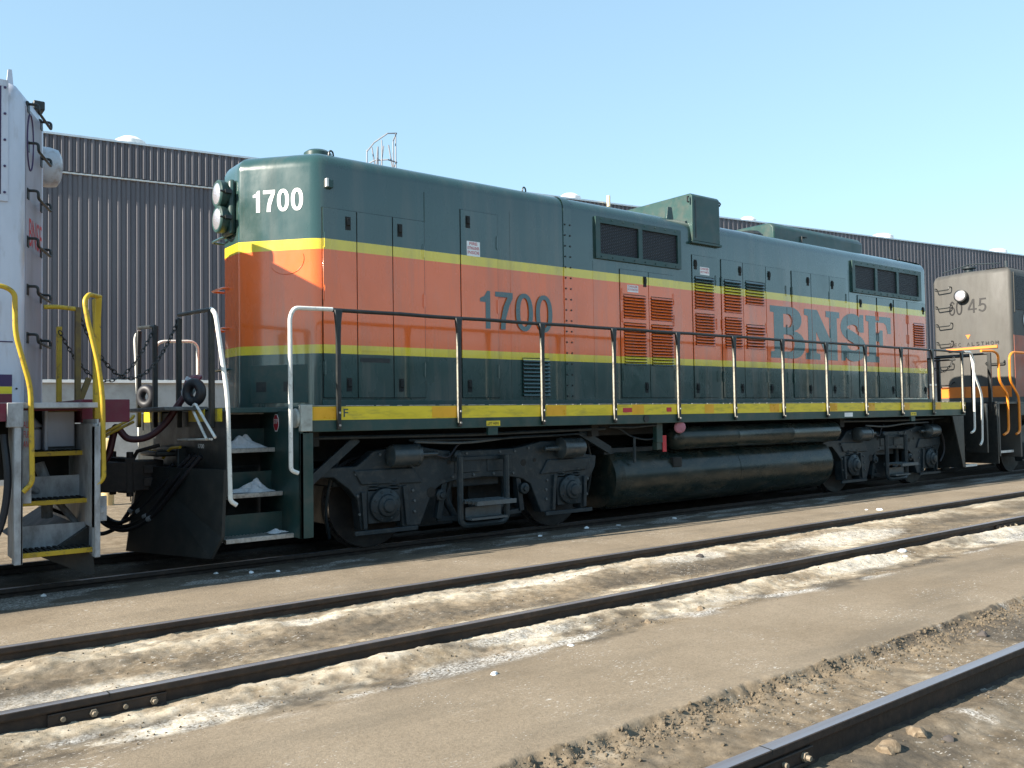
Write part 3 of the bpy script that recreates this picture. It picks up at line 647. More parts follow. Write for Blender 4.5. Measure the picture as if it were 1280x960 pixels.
nd = MB(); p = nz+(nq-nz)*.5+Vector((0, 0, 1.86)); nd.obox(p, nx_, nn, (0, 0, 1), .34, .004, .21); nd.build('nose_panel', m_green, lo, bevel=.003)
# seam mark of the plated over number lamp
rim = MB(); c = nz+(nq-nz)*.60+nn*.002
rim.tube([c+nx_*.21*math.cos(a)+Vector((0, 0, 3.24+.17*math.sin(a))) for a in np.linspace(-2.6, .3, 20)], .004, 4).build('plated_panel_seam', m_hood, lo)
# ---- handle slot under the lower stripe of the second door
MB().box(-.17, .21, D0-.004, D0, 2.225, 2.285).build('sliding_handle', m_hood, lo, bevel=.003); MB().box(-.17, .21, D0-.003, D0-.0003, 2.10, 2.15).build('handle_slot', m_black, lo, smooth=0)
# ---- lettering and decals
LX = [(7.44, 8.42), (8.41, 9.50), (9.53, 10.36), (10.38, 11.27)]
allb = MB()
for i, (ch, (a, b)) in enumerate(zip('BNSF', LX)):
    vs, fs = outline_mesh(slab(ch)); vs = fit(vs)
    allb.add(place(vs, (a, HY-.0150-.0012*(i % 2), 2.365), (1, 0, 0), (0, 0, 1), b-a, .875), fs)
cut_seams(allb, [7.915, 8.076, 8.643, 9.212, 9.755, 10.13, 10.785], .010).build('railroad_lettering', m_letter, lo, smooth=0)
def decal(name, x, z, w, h, lines, face=m_wht, ink=m_red, y=D0, fill=.7):
    d = MB().box(x, x+w, y-.0025, y-.0004, z, z+h).build(name, face, lo, smooth=0); n = len(lines); rh = h/(n+.35)
    for i, s_ in enumerate(lines):
        vs, fs = font_mesh(s_, .015); ww = w*.88 if len(s_) > 5 else w*.6
        MB().add(place(vs, (x+(w-ww)/2, y-.0035, z+h-rh*(i+1)+rh*.12), (1, 0, 0), (0, 0, 1), ww, rh*fill), fs).build('wording', ink, d, smooth=0)
    return d
decal('warning_decal', 1.31, 3.455, .20, .185, ['FIRE', 'EXTINGUISHER', 'INSIDE'])
decal('warning_decal', 4.10, 3.215, .22, .10, ['DANGER', 'ROTATING FAN'])
decal('warning_decal', 5.69, 3.60, .22, .12, ['DANGER', 'HOT PARTS'])

# ---- frame, deck and side sill
SY = -1.5
MB().box(-1.02, 13.05, -1.49, 1.49, 1.56, 1.603).build('walkway', m_green, lo, bevel=.004)
for sg in (-1, 1):
    y0, y1 = (SY, SY+.05) if sg < 0 else (1.45, 1.5)
    ss = MB().box(-1.02, 13.05, y0, y1, 1.336, 1.598).build('side_sill', m_green, lo, bevel=.006)
    ye = SY-.0035 if sg < 0 else 1.5
    MB().box(-1.012, 13.04, ye, ye+.0035, 1.455, 1.594).build('yellow_stripe', m_yel, ss, smooth=0)
    if sg < 0:
        for a, b in ((-1.00, -.74), (.43, .78), (2.10, 2.42), (3.60, 3.82), (5.08, 5.28), (6.62, 6.86), (8.25, 8.48), (9.45, 9.66), (10.66, 10.86), (11.85, 12.05), (12.92, 13.03)):
            MB().box(a, b, SY-.0060, SY-.0036, 1.462, 1.588).build('reflector', m_refl, ss, smooth=0)
        for a, w_ in ((3.42, .17), (4.27, .10)): MB().box(a, a+w_, SY-.0060, SY-.0036, 1.49, 1.55).build('sticker', m_reddish if False else m_red, ss, smooth=0)
        vs, fs = font_mesh('F', .01); MB().add(place(vs, (-.66, SY-.0045, 1.485), (1, 0, 0), (0, 0, 1), .055, .085), fs).build('end_letter', m_letter, ss, smooth=0)
        for x in (1.18, 10.9):
            MB().box(x, x+.20, SY-.0025, SY-.0005, 1.355, 1.415).build('jacking_label', m_yel, ss, smooth=0)
            vs, fs = font_mesh('LIFT HERE', .015); MB().add(place(vs, (x+.02, SY-.0035, 1.37), (1, 0, 0), (0, 0, 1), .16, .03), fs).build('wording', m_darkgrey, ss, smooth=0)
            MB().box(x+.03, x+.17, SY+.005, SY+.04, 1.25, 1.336).build('jacking_pad', m_green, ss, smooth=0)
        MB().box(8.70, 8.95, SY-.0025, SY-.0005, 1.36, 1.43).build('notice', m_wht, ss, smooth=0)
        MB().lathe([(.05, 0), (.05, .012)], (3.86, SY-.001, 1.40), (0, -1, 0), 16).build('fuel_gauge_hole', m_black, ss)
        # worn bright edge of the deck
        we = MB(); x = -1.0
        while x < 13:
            L = rng.uniform(.05, .4); we.box(x, x+L, SY-.001, SY+.012, 1.5995, 1.6055); x += L+rng.uniform(.01, .12)
        we.build('worn_edge', m_worn, lo, smooth=0)
uf = MB().box(-1.85, 14.0, -.45, .45, .98, 1.56).box(-1.0, 13.0, -1.3, 1.3, 1.42, 1.555)
for x in (-.9, 3.1, 8.95, 12.9): uf.box(x-.06, x+.06, -1.3, 1.3, 1.18, 1.42)
for x0, x1 in ((3.2, 3.6),): uf.box(x0, 8.9, -1.05, 1.05, 1.18, 1.42)
uf.build('underframe', m_frame, lo, smooth=0)
for y, z, x0, x1, r in ((-1.28, 1.27, -.9, 3.3, .022), (-1.22, 1.21, .3, 3.0, .014), (-1.25, 1.28, 8.9, 12.7, .022), (-1.36, 1.30, 3.3, 4.2, .016)):
    MB().tube([(x0, y, z), ((x0+x1)/2, y, z-.015), (x1, y, z+.01)], r, 8).build('pipe', m_grime, lo)
MB().tube(smooth_path([(3.3, -1.36, 1.30), (3.55, -1.3, 1.27), (3.8, -1.28, 1.16), (4.05, -1.3, 1.11), (4.25, -1.3, 1.12)]), .012, 6).build('cable', m_grime, lo)
MB().bar((2.9, -1.2, 1.25), (3.5, -1.15, .98), .05, .10).build('brace', m_grime, lo); MB().bar((-.95, -1.25, .80), (-.35, -1.2, 1.25), .04, .09).build('brace', m_grime, lo)
MB().box(3.45, 4.4, -1.1, -.9, .92, 1.0).build('crossbeam', m_grime, lo); MB().tube([(3.83, -1.3, 1.15), (3.83, -1.3, .80)], .02, 8).build('drain_pipe', m_grime, lo)
# battery cut-out bracket with red tag and round disc
MB().box(4.22, 4.34, -1.36, -1.28, 1.06, 1.34).box(4.24, 4.36, -1.34, -1.25, .96, 1.14).build('valve_box', m_green, lo, bevel=.006)
MB().box(4.345, 4.42, -1.352, -1.342, .93, 1.16).build('red_tag', m_red, lo, smooth=0)
MB().lathe([(.085, 0), (.085, .02), (.07, .035), (.02, .04)], (4.60, -1.44, 1.27), (-.5, -1, 0), 20).build('round_marker', mat('faded_pink_disc', (.42, .16, .20), .6, dirt=(.1, .05, .05)), lo)

# ---- tanks
ft = MB(); prof = []
for a in np.linspace(0, 2*math.pi, 48, endpoint=False):
    c_, s_ = math.cos(a), math.sin(a); prof.append((math.copysign(.84, c_)+.46*c_, .58+.44*s_))
def tank(mb, prof, cy, cz, xs):
    n = len(prof)
    for x, k in xs: mb.v += [(x, cy+(p[0]-cy)*k, cz+(p[1]-cz)*k) for p in prof]
    for i in range(len(xs)-1):
        for j in range(n): mb.f.append((i*n+j, i*n+(j+1) % n, (i+1)*n+(j+1) % n, (i+1)*n+j)); mb.m.append(0)
    mb.f += [tuple(range(n))[::-1], tuple(range((len(xs)-1)*n, len(xs)*n))]; mb.m += [0, 0]; return mb
ft = tank(MB(), prof, 0, .58, [(3.55, .94), (3.60, .985), (3.66, 1), (6.14, 1), (6.15, 1.006), (6.19, 1.006), (6.20, 1), (8.62, 1), (8.68, .985), (8.72, .94)]).build('fuel_tank', m_tank, lo, smooth=9)
MB().box(4.62, 4.80, -1.30, -1.20, .70, .84).build('filler_recess', m_frame, ft, bevel=.01)
MB().lathe([(.05, -.06), (.13, -.03), (.165, .02), (.172, .08), (.172, .11), (.172, 1.28), (.172, 1.3), (.175, 1.31), (.175, 1.34), (.172, 1.35), (.172, 2.7), (.175, 2.71), (.175, 2.74), (.172, 2.75), (.172, 4.02), (.165, 4.08), (.13, 4.12), (.05, 4.15)], (4.66, -1.24, 1.115), (1, 0, 0), 32).build('air_reservoir', m_tank, lo)
MB().lathe([(.05, -.06), (.155, .04), (.155, 4.02), (.05, 4.15)], (4.66, 1.24, 1.115), (1, 0, 0), 24).build('air_reservoir', m_tank, lo)

# ---- bogies
def bogie(cx):
    mb = MB()
    prof = [(0, .735), (.42, .715), (.60, .68), (.73, .606), (.84, .36), (.90, .235), (1.14, .235), (1.17, .62), (1.20, .69), (1.56, .69), (1.575, .235), (1.66, .24), (1.70, .58), (1.80, .70), (1.85, .78), (1.87, .92), (1.70, .945), (1.60, 1.02), (1.50, 1.10), (1.25, 1.135), (.9, 1.138), (.62, 1.085), (.45, 1.064), (0, 1.064)]
    left = [(-a, b) for a, b in prof[::-1]]
    i = left.index((-1.87, .92)); left = left[:i]+[(-1.95, .945), (-2.24, .94), (-2.26, .84), (-1.98, .835)]+left[i+2:]
    poly = prof+left[1:-1]
    for y0, y1 in ((-1.16, -1.0), (1.0, 1.16)):
        mb.prism([(cx+a, b) for a, b in poly], 1, y0, y1)
    mb.box(cx-.35, cx+.35, -1.0, 1.0, .62, .95); mb.box(cx-1.9, cx-1.75, -.98, .98, .72, .90); mb.box(cx+1.7, cx+1.85, -.98, .98, .72, .90)
    mb.box(cx-1.0, cx-.12, -.66, .66, .14, .9); mb.box(cx+.12, cx+1.0, -.66, .66, .14, .9); mb.box(cx-1.75, cx-1.60, -.62, .62, .25, .7); mb.box(cx+1.60, cx+1.75, -.62, .62, .25, .7)          # motors
    bg_ = mb.build('bogie', m_grime, lo, smooth=30, bevel=.012)
    # bosses, holes and rib pads on the near frame
    for x, z, r in ((-1.05, .95, .035), (-.50, .935, .028), (-.30, .915, .042), (.62, .88, .042), (.80, .905, .026), (-.75, .60, .06)): MB().lathe([(r, 0), (r, .004)], (cx+x, -1.16, z), (0, -1, 0), 16).build('frame_hole', m_frame, bg_, smooth=0)
    for sx in (-1, 1):
        rb = MB()
        rb.bar((cx+sx*1.08, -1.175, .26), (cx+sx*1.12, -1.175, .70), .05, .05, (0, 1, 0)); rb.bar((cx+sx*1.62, -1.175, .26), (cx+sx*1.64, -1.175, .66), .05, .05, (0, 1, 0))
        rb.bar((cx+sx*.95, -1.18, .215), (cx+sx*1.75, -1.18, .215), .05, .035, (0, 1, 0))
        rb.build('pedestal_liner', m_grime, bg_, bevel=.006); rb = MB()
        rb.bar((cx+sx*.55, -1.10, .70), (cx+sx*.62, -1.08, .28), .07, .09, (0, 1, 0)); rb.bar((cx+sx*.62, -1.08, .28), (cx+sx*.35, -1.08, .26), .05, .06); rb.lathe([(.07, 0), (.07, .05), (.035, .055), (.035, .08)], (cx+sx*.62, -1.14, .56), (0, -1, 0), 14)
        rb.tube(smooth_path([(cx+sx*.40, -1.02, .72), (cx+sx*.44, -1.0, .5), (cx+sx*.36, -1.0, .34), (cx+sx*.30, -1.0, .22)]), .045, 8)
        rb.build('brake_rigging', m_grime, bg_, bevel=.006)
    MB().lathe([(.05, 0), (.055, .10), (.03, .12)], (cx-.42, -1.15, 1.02), (0, -1, 0), 12).build('pivot_pin', m_grime, bg_)
    for ax in (-1.372, 1.372):
        for sg in (-1, 1):
            w = MB().lathe([(.10, -.07), (.40, -.05), (.44, -.065), (.508, -.065), (.505, .045), (.535, .055), (.535, .075), (.43, .078), (.40, .045), (.20, .045), (.16, .075), (.10, .08)], (cx+ax, sg*.755, .508), (0, -sg, 0), 64)
            w.m = [1 if len(f) == 4 and i//64 == 3 else 0 for i, f in enumerate(w.f)]
            w.build('wheel', [m_wheel, m_steel], bg_, smooth=30)
        MB().cyl((cx+ax, -1.0, .508), (cx+ax, 1.0, .508), .085, 20).build('axle', m_grime, bg_)
        for sg in (-1, 1):
            y = sg*1.0; b = MB().box(cx+ax-.205, cx+ax+.205, min(y, y+sg*.17), max(y, y+sg*.17), .305, .665)
            b.lathe([(.19, 0), (.19, .045), (.15, .06), (.12, .075), (.12, .10), (.075, .11), (.07, .135), (.03, .14)], (cx+ax, y+sg*.165, .50), (0, sg, 0), 24)
            for k in range(8):
                a_ = k*math.pi/4+.39; b.lathe([(.018, 0), (.018, .02)], (cx+ax+.155*math.cos(a_), y+sg*.21, .50+.155*math.sin(a_)), (0, sg, 0), 6)
            b.build('axle_box', m_grime, bg_, bevel=.008)
            if sg < 0:
                for dx in (-.13, .13):
                    s_ = MB()
                    for q in range(3): s_.lathe([(.07, 0), (.095, .012), (.095, .024), (.07, .036)], (cx+ax+dx, -1.10, .672+q*.036), (0, 0, 1), 18)
                    s_.build('spring', m_grime, bg_)
    for sx in (-1, 1):
        # brake shoe and hanger at each wheel, sand pipe, bolts along the frame
        MB().prism([(cx+sx*.80, .30), (cx+sx*.87, .28), (cx+sx*.84, .52), (cx+sx*.87, .72), (cx+sx*.80, .72)], 1, -.82, -.70).bar((cx+sx*.78, -.9, .95), (cx+sx*.80, -.9, .45), .05, .04, (0, 1, 0)).build('brake_shoe', m_grime, bg_, bevel=.006)
        MB().tube(smooth_path([(cx+sx*1.75, -1.06, 1.25), (cx+sx*1.92, -1.0, .85), (cx+sx*1.95, -.9, .45), (cx+sx*1.86, -.8, .14)]), .020, 8).build('sand_pipe', m_grime, bg_)
        b0 = MB().lathe([(.018, 0), (.016, .018)], (cx+sx*.98, -1.16, .40), (0, -1, 0), 6).build('frame_bolt', m_stepgrey, bg_, at=(cx+sx*.98, -1.16, .40), smooth=0)
        for bx, bz in ((.98, .52), (1.0, .64), (1.68, .42), (1.70, .62), (.25, 1.03), (.48, 1.03), (.70, 1.06), (1.42, 1.06), (1.72, .86), (.15, .77), (.45, .76)): dup(b0, (cx+sx*bx, -1.16, bz), bg_)
        MB().box(min(cx+sx*.05, cx+sx*.42), max(cx+sx*.05, cx+sx*.42), -1.172, -1.155, .80, .99).build('cast_panel', m_grime, bg_, bevel=.01)
        MB().prism([(cx+sx*.88, .72), (cx+sx*1.0, .90), (cx+sx*1.75, .90), (cx+sx*1.66, .74)], 1, -1.185, -1.155).build('pedestal_cap', m_grime, bg_, bevel=.012)
    MB().tube(smooth_path([(cx-1.0, -1.22, 1.19), (cx-.3, -1.21, 1.16), (cx+.4, -1.21, 1.20), (cx+1.3, -1.20, 1.21)]), .016, 8).build('brake_pipe', m_stepgrey, bg_)
    MB().tube(smooth_path([(cx-.72, -1.20, 1.03), (cx-.55, -1.22, 1.00), (cx-.40, -1.18, 1.12), (cx-.25, -1.15, 1.20)]), .014, 8).build('brake_hose', m_hose, bg_)
    for x0, x1, xr in ((-1.31, -1.02, -.72), (1.50, 1.20, .90)):
        sg = 1 if x1 > x0 else -1
        MB().lathe([(.06, -.05), (.12, -.02), (.125, .0), (.125, abs(x1-x0)), (.135, abs(x1-x0)+.01), (.135, abs(x1-x0)+.04), (.07, abs(x1-x0)+.06), (.035, abs(x1-x0)+.08), (.03, abs(xr-x0))], (cx+x0, -1.24, 1.045), (sg, 0, 0), 28).build('brake_cylinder', m_tankgrey, bg_)
    st = MB().tube(corner_path([(cx-.44, -1.30, 1.0), (cx-.44, -1.30, .20), (cx+.24, -1.30, .20), (cx+.24, -1.30, 1.0)], .10), .038, 8)
    st.box(cx-.44, cx+.24, -1.20, -1.14, .95, .985)
    for x in (-.44, .24): st.bar((cx+x, -1.30, .97), (cx+x, -1.14, .97), .05, .05)
    stp = st.build('step_hanger', m_grime, bg_)
    tr = MB().box(cx-.38, cx+.19, -1.56, -1.52, .44, .49).box(cx-.38, cx+.19, -1.24, -1.20, .44, .49)
    for k in range(4): tr.box(cx-.36+k*.145, cx-.25+k*.145, -1.52, -1.24, .47, .486)
    for k in range(3): tr.box(cx-.38, cx+.19, -1.47+k*.08, -1.455+k*.08, .45, .487)
    tr.box(cx-.36, cx+.16, -1.42, -1.28, .26, .285); tr.box(cx-.36, cx+.16, -1.29, -1.27, .26, .40)
    tr.build('tread', m_stepgrey, stp, smooth=0)
    return bg_
m_wheel = mat('greasy_wheel_steel', (.022, .020, .019), .5, 0, dirt=(.06, .048, .038), amt=.5, scale=4, spec=.25)
m_tankgrey = mat('brake_cylinder_paint', (.030, .042, .048), .30, spec=.5, dirt=(.09, .085, .07), amt=.5, scale=5)
m_stepgrey = mat('dusty_step_steel', (.085, .105, .115), .5, dirt=(.05, .04, .03), amt=.5, scale=6)
bogie(1.372); bogie(10.82)

# ---- front end of the main locomotive: end plate, plow, steps, coupler
ep = MB().prism(rounded([(-1.52, .72), (-1.52, 1.56), (1.52, 1.56), (1.52, .72)], [.05, 0, 0, .05]), 0, -1.90, -1.86).box(-1.86, -1.15, .60, 1.45, 1.40, 1.56).build('end_plate', m_black, lo, bevel=.005)
for a, b in ((-1.42, -1.18), (-.92, -.42), (.55, 1.25)): MB().box(-1.9035, -1.9005, a, b, 1.46, 1.585).build('yellow_chevron', m_yel, ep, smooth=0)
pl = MB(); pv = [(-1.92, -1.52, 1.0), (-2.28, 0, 1.0), (-1.92, 1.52, 1.0), (-1.94, -1.50, .36), (-2.02, -1.42, .16), (-2.42, 0, .12), (-2.02, 1.42, .16), (-1.94, 1.50, .36)]
pv2 = [(x+.03, y, z) for x, y, z in pv]
pl.add(pv+pv2, [(0, 3, 4, 5, 1), (1, 5, 6, 7, 2), (8, 9, 13, 12, 11), (9, 10, 15, 14, 13), (0, 1, 9, 8), (1, 2, 10, 9), (3, 0, 8, 11), (4, 3, 11, 12), (5, 4, 12, 13), (6, 5, 13, 14), (7, 6, 14, 15), (2, 7, 15, 10)])
pl = pl.build('snow_plow', mat('faded_black_plow', (.012, .015, .015), .5, dirt=(.045, .042, .036), amt=.5, scale=2.5), lo, smooth=0)
for y, z in ((.55, .62), (.95, .58), (.80, .45)): MB().lathe([(.03, 0), (.03, .01)], (-2.16+.09*(y-.55), y, z), (-1, .2, 0), 12).build('bolt_hole', m_frame, pl, smooth=0)
MB().box(-2.29, -1.86, -.90, 1.02, 1.575, 1.612).build('gangway_plate', mat('scuffed_gangway_plate', (.06, .065, .065), .5, dirt=(.25, .25, .25), amt=.5, scale=4), lo, bevel=.006)
MB().box(-1.86, -1.02, -.95, 1.45, 1.545, 1.598).build('end_deck', m_green, lo, bevel=.004)
MB().box(-1.86, -1.14, -.43, -.40, .95, 1.54).build('stair_back', m_black, lo, smooth=0)
MB().box(-1.80, -1.0, -.38, 1.3, .35, 1.50).build('blocking_box', m_black, lo, bevel=.02)  # dark box added to block the sunlit ground behind the steps
sw = MB().box(-1.14, -1.105, -1.50, -.45, .27, 1.56).box(-1.14, -1.00, -1.50, -1.47, .27, 1.33)
sw.build('stair_side', m_green, lo, bevel=.004)
MB().box(-1.145, -1.02, -1.535, -1.47, 1.345, 1.615).lathe([(.10, 0), (.10, .02), (.085, .03)], (-1.145, -1.42, 1.48), (-1, 0, 0), 20).build('corner_post', m_conc2 if False else mat('pale_grey_sill_end', (.40, .42, .38), .5, dirt=(.2, .19, .16), amt=.6, scale=6), lo, bevel=.006)
for y, z, x0, nm in ((-.55, 1.575, -1.86, 0), (-.86, 1.175, -1.84, 1), (-1.06, .725, -1.84, 2), (-1.33, .315, -1.84, 3)):
    t = MB().box(x0, -1.142, y, y+.30, z-.035, z-.012)
    if nm: t.box(x0, -1.142, y+.29, y+.31, z-.012, z+.20)
    t = t.build('step_tread', m_green, lo, smooth=0)
    ed = MB().box(x0, -1.142, y-.012, y+.035, z-.045, z)
    for k in range(18): ed.box(x0+.02+k*.037, x0+.04+k*.037, y+.035, y+.29, z-.012, z-.006)
    ed.build('worn_nosing', m_worn, t, bevel=.003)
# stop sign decal on the stair side
oc = [(-.90+.075*math.cos(a), 1.435+.10*math.sin(a)) for a in np.arange(8)*math.pi/4+math.pi/8]
oc2 = [(-.90+.066*math.cos(a), 1.435+.089*math.sin(a)) for a in np.arange(8)*math.pi/4+math.pi/8]
sg = MB().prism(oc, 0, -1.1425, -1.1405).build('stop_decal', m_wht, lo, smooth=0)
MB().prism(oc2, 0, -1.1440, -1.1426).build('red_octagon', m_red, sg, smooth=0)
vs, fs = font_mesh('STOP', .03); MB().add(place(vs, (-1.1448, -.85, 1.425), (0, -1, 0), (0, 0, 1), .10, .05), fs).build('wording', m_wht, sg, smooth=0)
MB().add(place(vs, (-1.1448, -.865, 1.385), (0, -1, 0), (0, 0, 1), .07, .015), fs).build('small_print', m_wht, sg, smooth=0) if False else None
def coupler(x0, s, parent):
    """x0 = knuckle face, s = +1 when the locomotive lies towards +x"""
    mb = MB(); P = lambda x, y: (x0+s*x, y*s)
    head = [P(.0, -.17), P(.02, .02), P(.10, .06), P(.13, .16), P(.02, .20), P(.02, .30), P(.22, .27), P(.40, .12), P(.40, -.12), P(.24, -.24), P(.06, -.26)]
    mb.prism(head, 2, .76, 1.06); kn = [P(-.02, -.25), P(-.06, -.12), P(-.01, -.02), P(.06, .02), P(.12, -.05), P(.08, -.25)]
    mb.prism(kn, 2, .74, 1.10); mb.box(min(x0+s*.38, x0+s*.95), max(x0+s*.38, x0+s*.95), -.09, .09, .80, 1.0)
    mb.cyl((x0+s*.04, -.20*s, .70), (x0+s*.04, -.20*s, 1.16), .035, 12); mb.tube([(x0+s*.10, -.05*s, 1.06), (x0+s*.14, -.1*s, 1.16), (x0+s*.32, -.25*s, 1.22)], .022, 8)
    for z in (.80, .93): mb.box(min(x0+s*.16, x0+s*.30), max(x0+s*.16, x0+s*.30), -.262 if s > 0 else .2, -.2 if s > 0 else .262, z, z+.09)
    return mb.build('coupler', m_coup, parent, bevel=.012)
m_coup = mat('rusty_cast_coupler', (.022, .017, .015), .7, dirt=(.06, .04, .03), amt=.5, scale=6, bmp=.3)
coupler(-2.47, 1, lo)
MB().box(-2.0, -1.84, -.34, .34, .66, 1.20).box(-2.2, -1.9, -.30, .30, 1.10, 1.16).build('coupler_pocket', m_black, lo, bevel=.02)
# rollers on the platform, jumper receptacle, uncoupling lever, air hoses
for y in (1.0, -.72):
    MB().tube([Vector((-1.94, y, 1.76))+Vector((.55, -.83, 0))*.085*math.cos(a)+Vector((0, 0, .095*math.sin(a))) for a in np.linspace(0, 2*math.pi, 29)[:-1]], .052, 12, close=True).build('rubber_roller', m_hose, lo)
MB().tube(corner_path([(-1.96, -.25, 1.27), (-1.96, -1.30, 1.29)], .05), .012, 8).tube(corner_path([(-1.99, -1.24, 1.29), (-1.99, -.80, 1.60), (-1.99, -.90, 1.645), (-1.99, -.98, 1.60), (-1.99, -1.48, 1.31)], .06), .014, 8).build('uncoupling_lever', m_white, lo)
for pts in ([(-1.98, -1.05, 1.12), (-2.12, -.80, .85), (-2.26, -.35, .48), (-2.40, .05, .33), (-2.52, .30, .36), (-2.62, .35, .46)],
            [(-1.98, -.92, 1.12), (-2.14, -.66, .85), (-2.27, -.25, .50), (-2.42, .12, .36), (-2.55, .36, .42), (-2.66, .40, .55)],
            [(-1.98, -.76, 1.12), (-2.16, -.50, .85), (-2.30, -.12, .55), (-2.44, .18, .40), (-2.58, .40, .50), (-2.68, .42, .62)],
            [(-2.02, -.30, 1.02), (-2.22, -.18, .80), (-2.36, .0, .56), (-2.42, .22, .38), (-2.46, .40, .30), (-2.58, .45, .27), (-2.72, .45, .36)]):
    h = MB().tube(smooth_path(pts), .022, 10).build('air_hose', m_hose, lo)
    MB().lathe([(.028, 0), (.028, .06)], pts[2], Vector(pts[3])-Vector(pts[2]), 10).build('hose_clamp', m_galv, h)
MB().tube(corner_path([(-2.02, -.52, 1.20), (-2.06, -.32, 1.19), (-2.10, -.20, 1.08)], .06), .016, 6).build('cock_handle', m_yelrail, lo)
vs, fs = font_mesh('1700', .03); MB().add(place(vs, (-1.902, -.72, 1.19), (0, -1, 0), (0, 0, 1), .18, .045), fs).build('end_number', m_wht, lo, smooth=0)

# ---- handrails and stanchions
HZ = 2.60
hr = MB().tube([(x, SY-.01, HZ-.006*math.sin(x*2.6)**2) for x in np.arange(-.78, 13.06, .4)]+[(13.06, SY-.01, HZ)], .021, 10).build('handrail', m_black, lo)
def stanchion(x, y=SY, name='stanchion', worn=True):  # worn adds the strip painted as a sunlit edge
    s_ = -1 if y < 0 else 1
    prof = [(-.022, 1.355), (.022, 1.355), (.024, 2.30), (.030, 2.46), (.046, 2.60), (-.046, 2.60), (-.030, 2.46), (-.024, 2.30)]
    mb = MB().prism([(x+a, b) for a, b in prof], 1, min(y, y+s_*.045), max(y, y+s_*.045))
    o = mb.build(name, m_black, lo, at=(x, y, 1.355), bevel=.01)
    MB().lathe([(.012, 0), (.012, .014)], (x, y+s_*.045, 1.40), (0, s_, 0), 6).lathe([(.012, 0), (.012, .014)], (x, y+s_*.045, 1.53), (0, s_, 0), 6).build('bolt', m_worn, o, smooth=0)
    MB().box(x-.030, x-.0235, y-.046, y-.020, 1.40, 2.42).build('sunlit_edge_strip', m_cream, o, smooth=0) if worn else None  # sunlight on the left face, painted in as a cream strip
    return o
m_cream = mat('cream_sunlit_edge', (.34, .32, .26), .5, dirt=(.08, .07, .05), amt=.8, scale=9)
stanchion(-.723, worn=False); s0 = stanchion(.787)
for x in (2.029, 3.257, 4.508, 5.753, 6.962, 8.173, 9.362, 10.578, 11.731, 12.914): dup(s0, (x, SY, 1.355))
sf = stanchion(-.723, 1.5, worn=False)
for x in (2.029, 4.508, 6.962, 9.362, 11.731): dup(sf, (x, 1.5, 1.355))
MB().tube([(-.78, 1.51, HZ), (13.06, 1.51, HZ)], .021, 8).build('handrail', m_black, lo)
wr = MB().tube(corner_path([(-.78, SY-.01, HZ), (-1.20, SY-.01, 2.59), (-1.245, SY-.01, 2.50), (-1.245, SY-.01, .96), (-1.17, SY-.02, .93)], .12, 7), .022, 12)
wr.build('end_handrail', m_white, lo)
MB().tube(corner_path([(-1.95, -1.27, 2.555), (-1.96, -1.42, 2.50), (-1.88, -1.51, 1.70), (-1.86, -1.52, .70), (-1.80, -1.52, .66)], .14, 7), .022, 12).build('end_handrail', m_white, lo)
MB().tube(corner_path([(-1.95, 1.27, 2.555), (-1.96, 1.42, 2.50), (-1.90, 1.51, 1.70), (-1.86, 1.52, .70)], .14, 7), .022, 12).build('end_handrail', m_white, lo)
MB().tube(corner_path([(-1.70, 1.5, .9), (-1.70, 1.5, 2.46), (-1.18, 1.5, 2.48), (-1.18, 1.5, 1.0)], .12, 6), .020, 12).build('end_handrail', m_white, lo)
for y0, y1, in ((-1.27, -.25), (.62, 1.30)):
    q = MB().tube([(-1.95, y0, 2.555), (-1.95, y1, 2.60)], .021, 10).build('end_rail', m_black, lo)
    for y in (y0, y1):
        MB().prism([(y-.03, 1.40), (y+.03, 1.40), (y+.03, 2.35), (y+.045, 2.56), (y-.045, 2.56), (y-.03, 2.35)], 0, -1.975, -1.925).build('end_post', m_black, lo, bevel=.008)
def chain(name, p, q, sag, parent, m, L=.066):
    p, q = Vector(p), Vector(q); n = 60; P = [p.lerp(q, t/n)+Vector((0, 0, -4*sag*(t/n)*(1-t/n))) for t in range(n+1)]
    d = [0]
    for a, b in zip(P, P[1:]): d.append(d[-1]+(b-a).length)
    mb = MB(); k = int(d[-1]/(L*.72))
    for i in range(k):
        s_ = (i+.5)/k*d[-1]; j = max(np.searchsorted(d, s_)-1, 0); c = P[j].lerp(P[j+1], (s_-d[j])/(d[j+1]-d[j])); ax = (P[j+1]-P[j]).normalized()
        sd_ = ax.cross(Vector((0, 0, 1))); sd_ = sd_.normalized() if sd_.length > .01 else Vector((0, 1, 0)); up = sd_.cross(ax); w = sd_ if i % 2 else up
        mb.tube([c+ax*L*.5*math.cos(a)+w*L*.27*math.sin(a) for a in np.arange(8)*math.pi/4], .006, 5, close=True)
    return mb.build(name, m, parent, smooth=60)
chain('safety_chain', (-1.95, -.25, 2.56), (-2.98, -.55, 2.50), .62, lo, m_black)
chain('safety_chain', (-1.95, .62, 2.56), (-2.95, .55, 2.45), .58, lo, m_black)

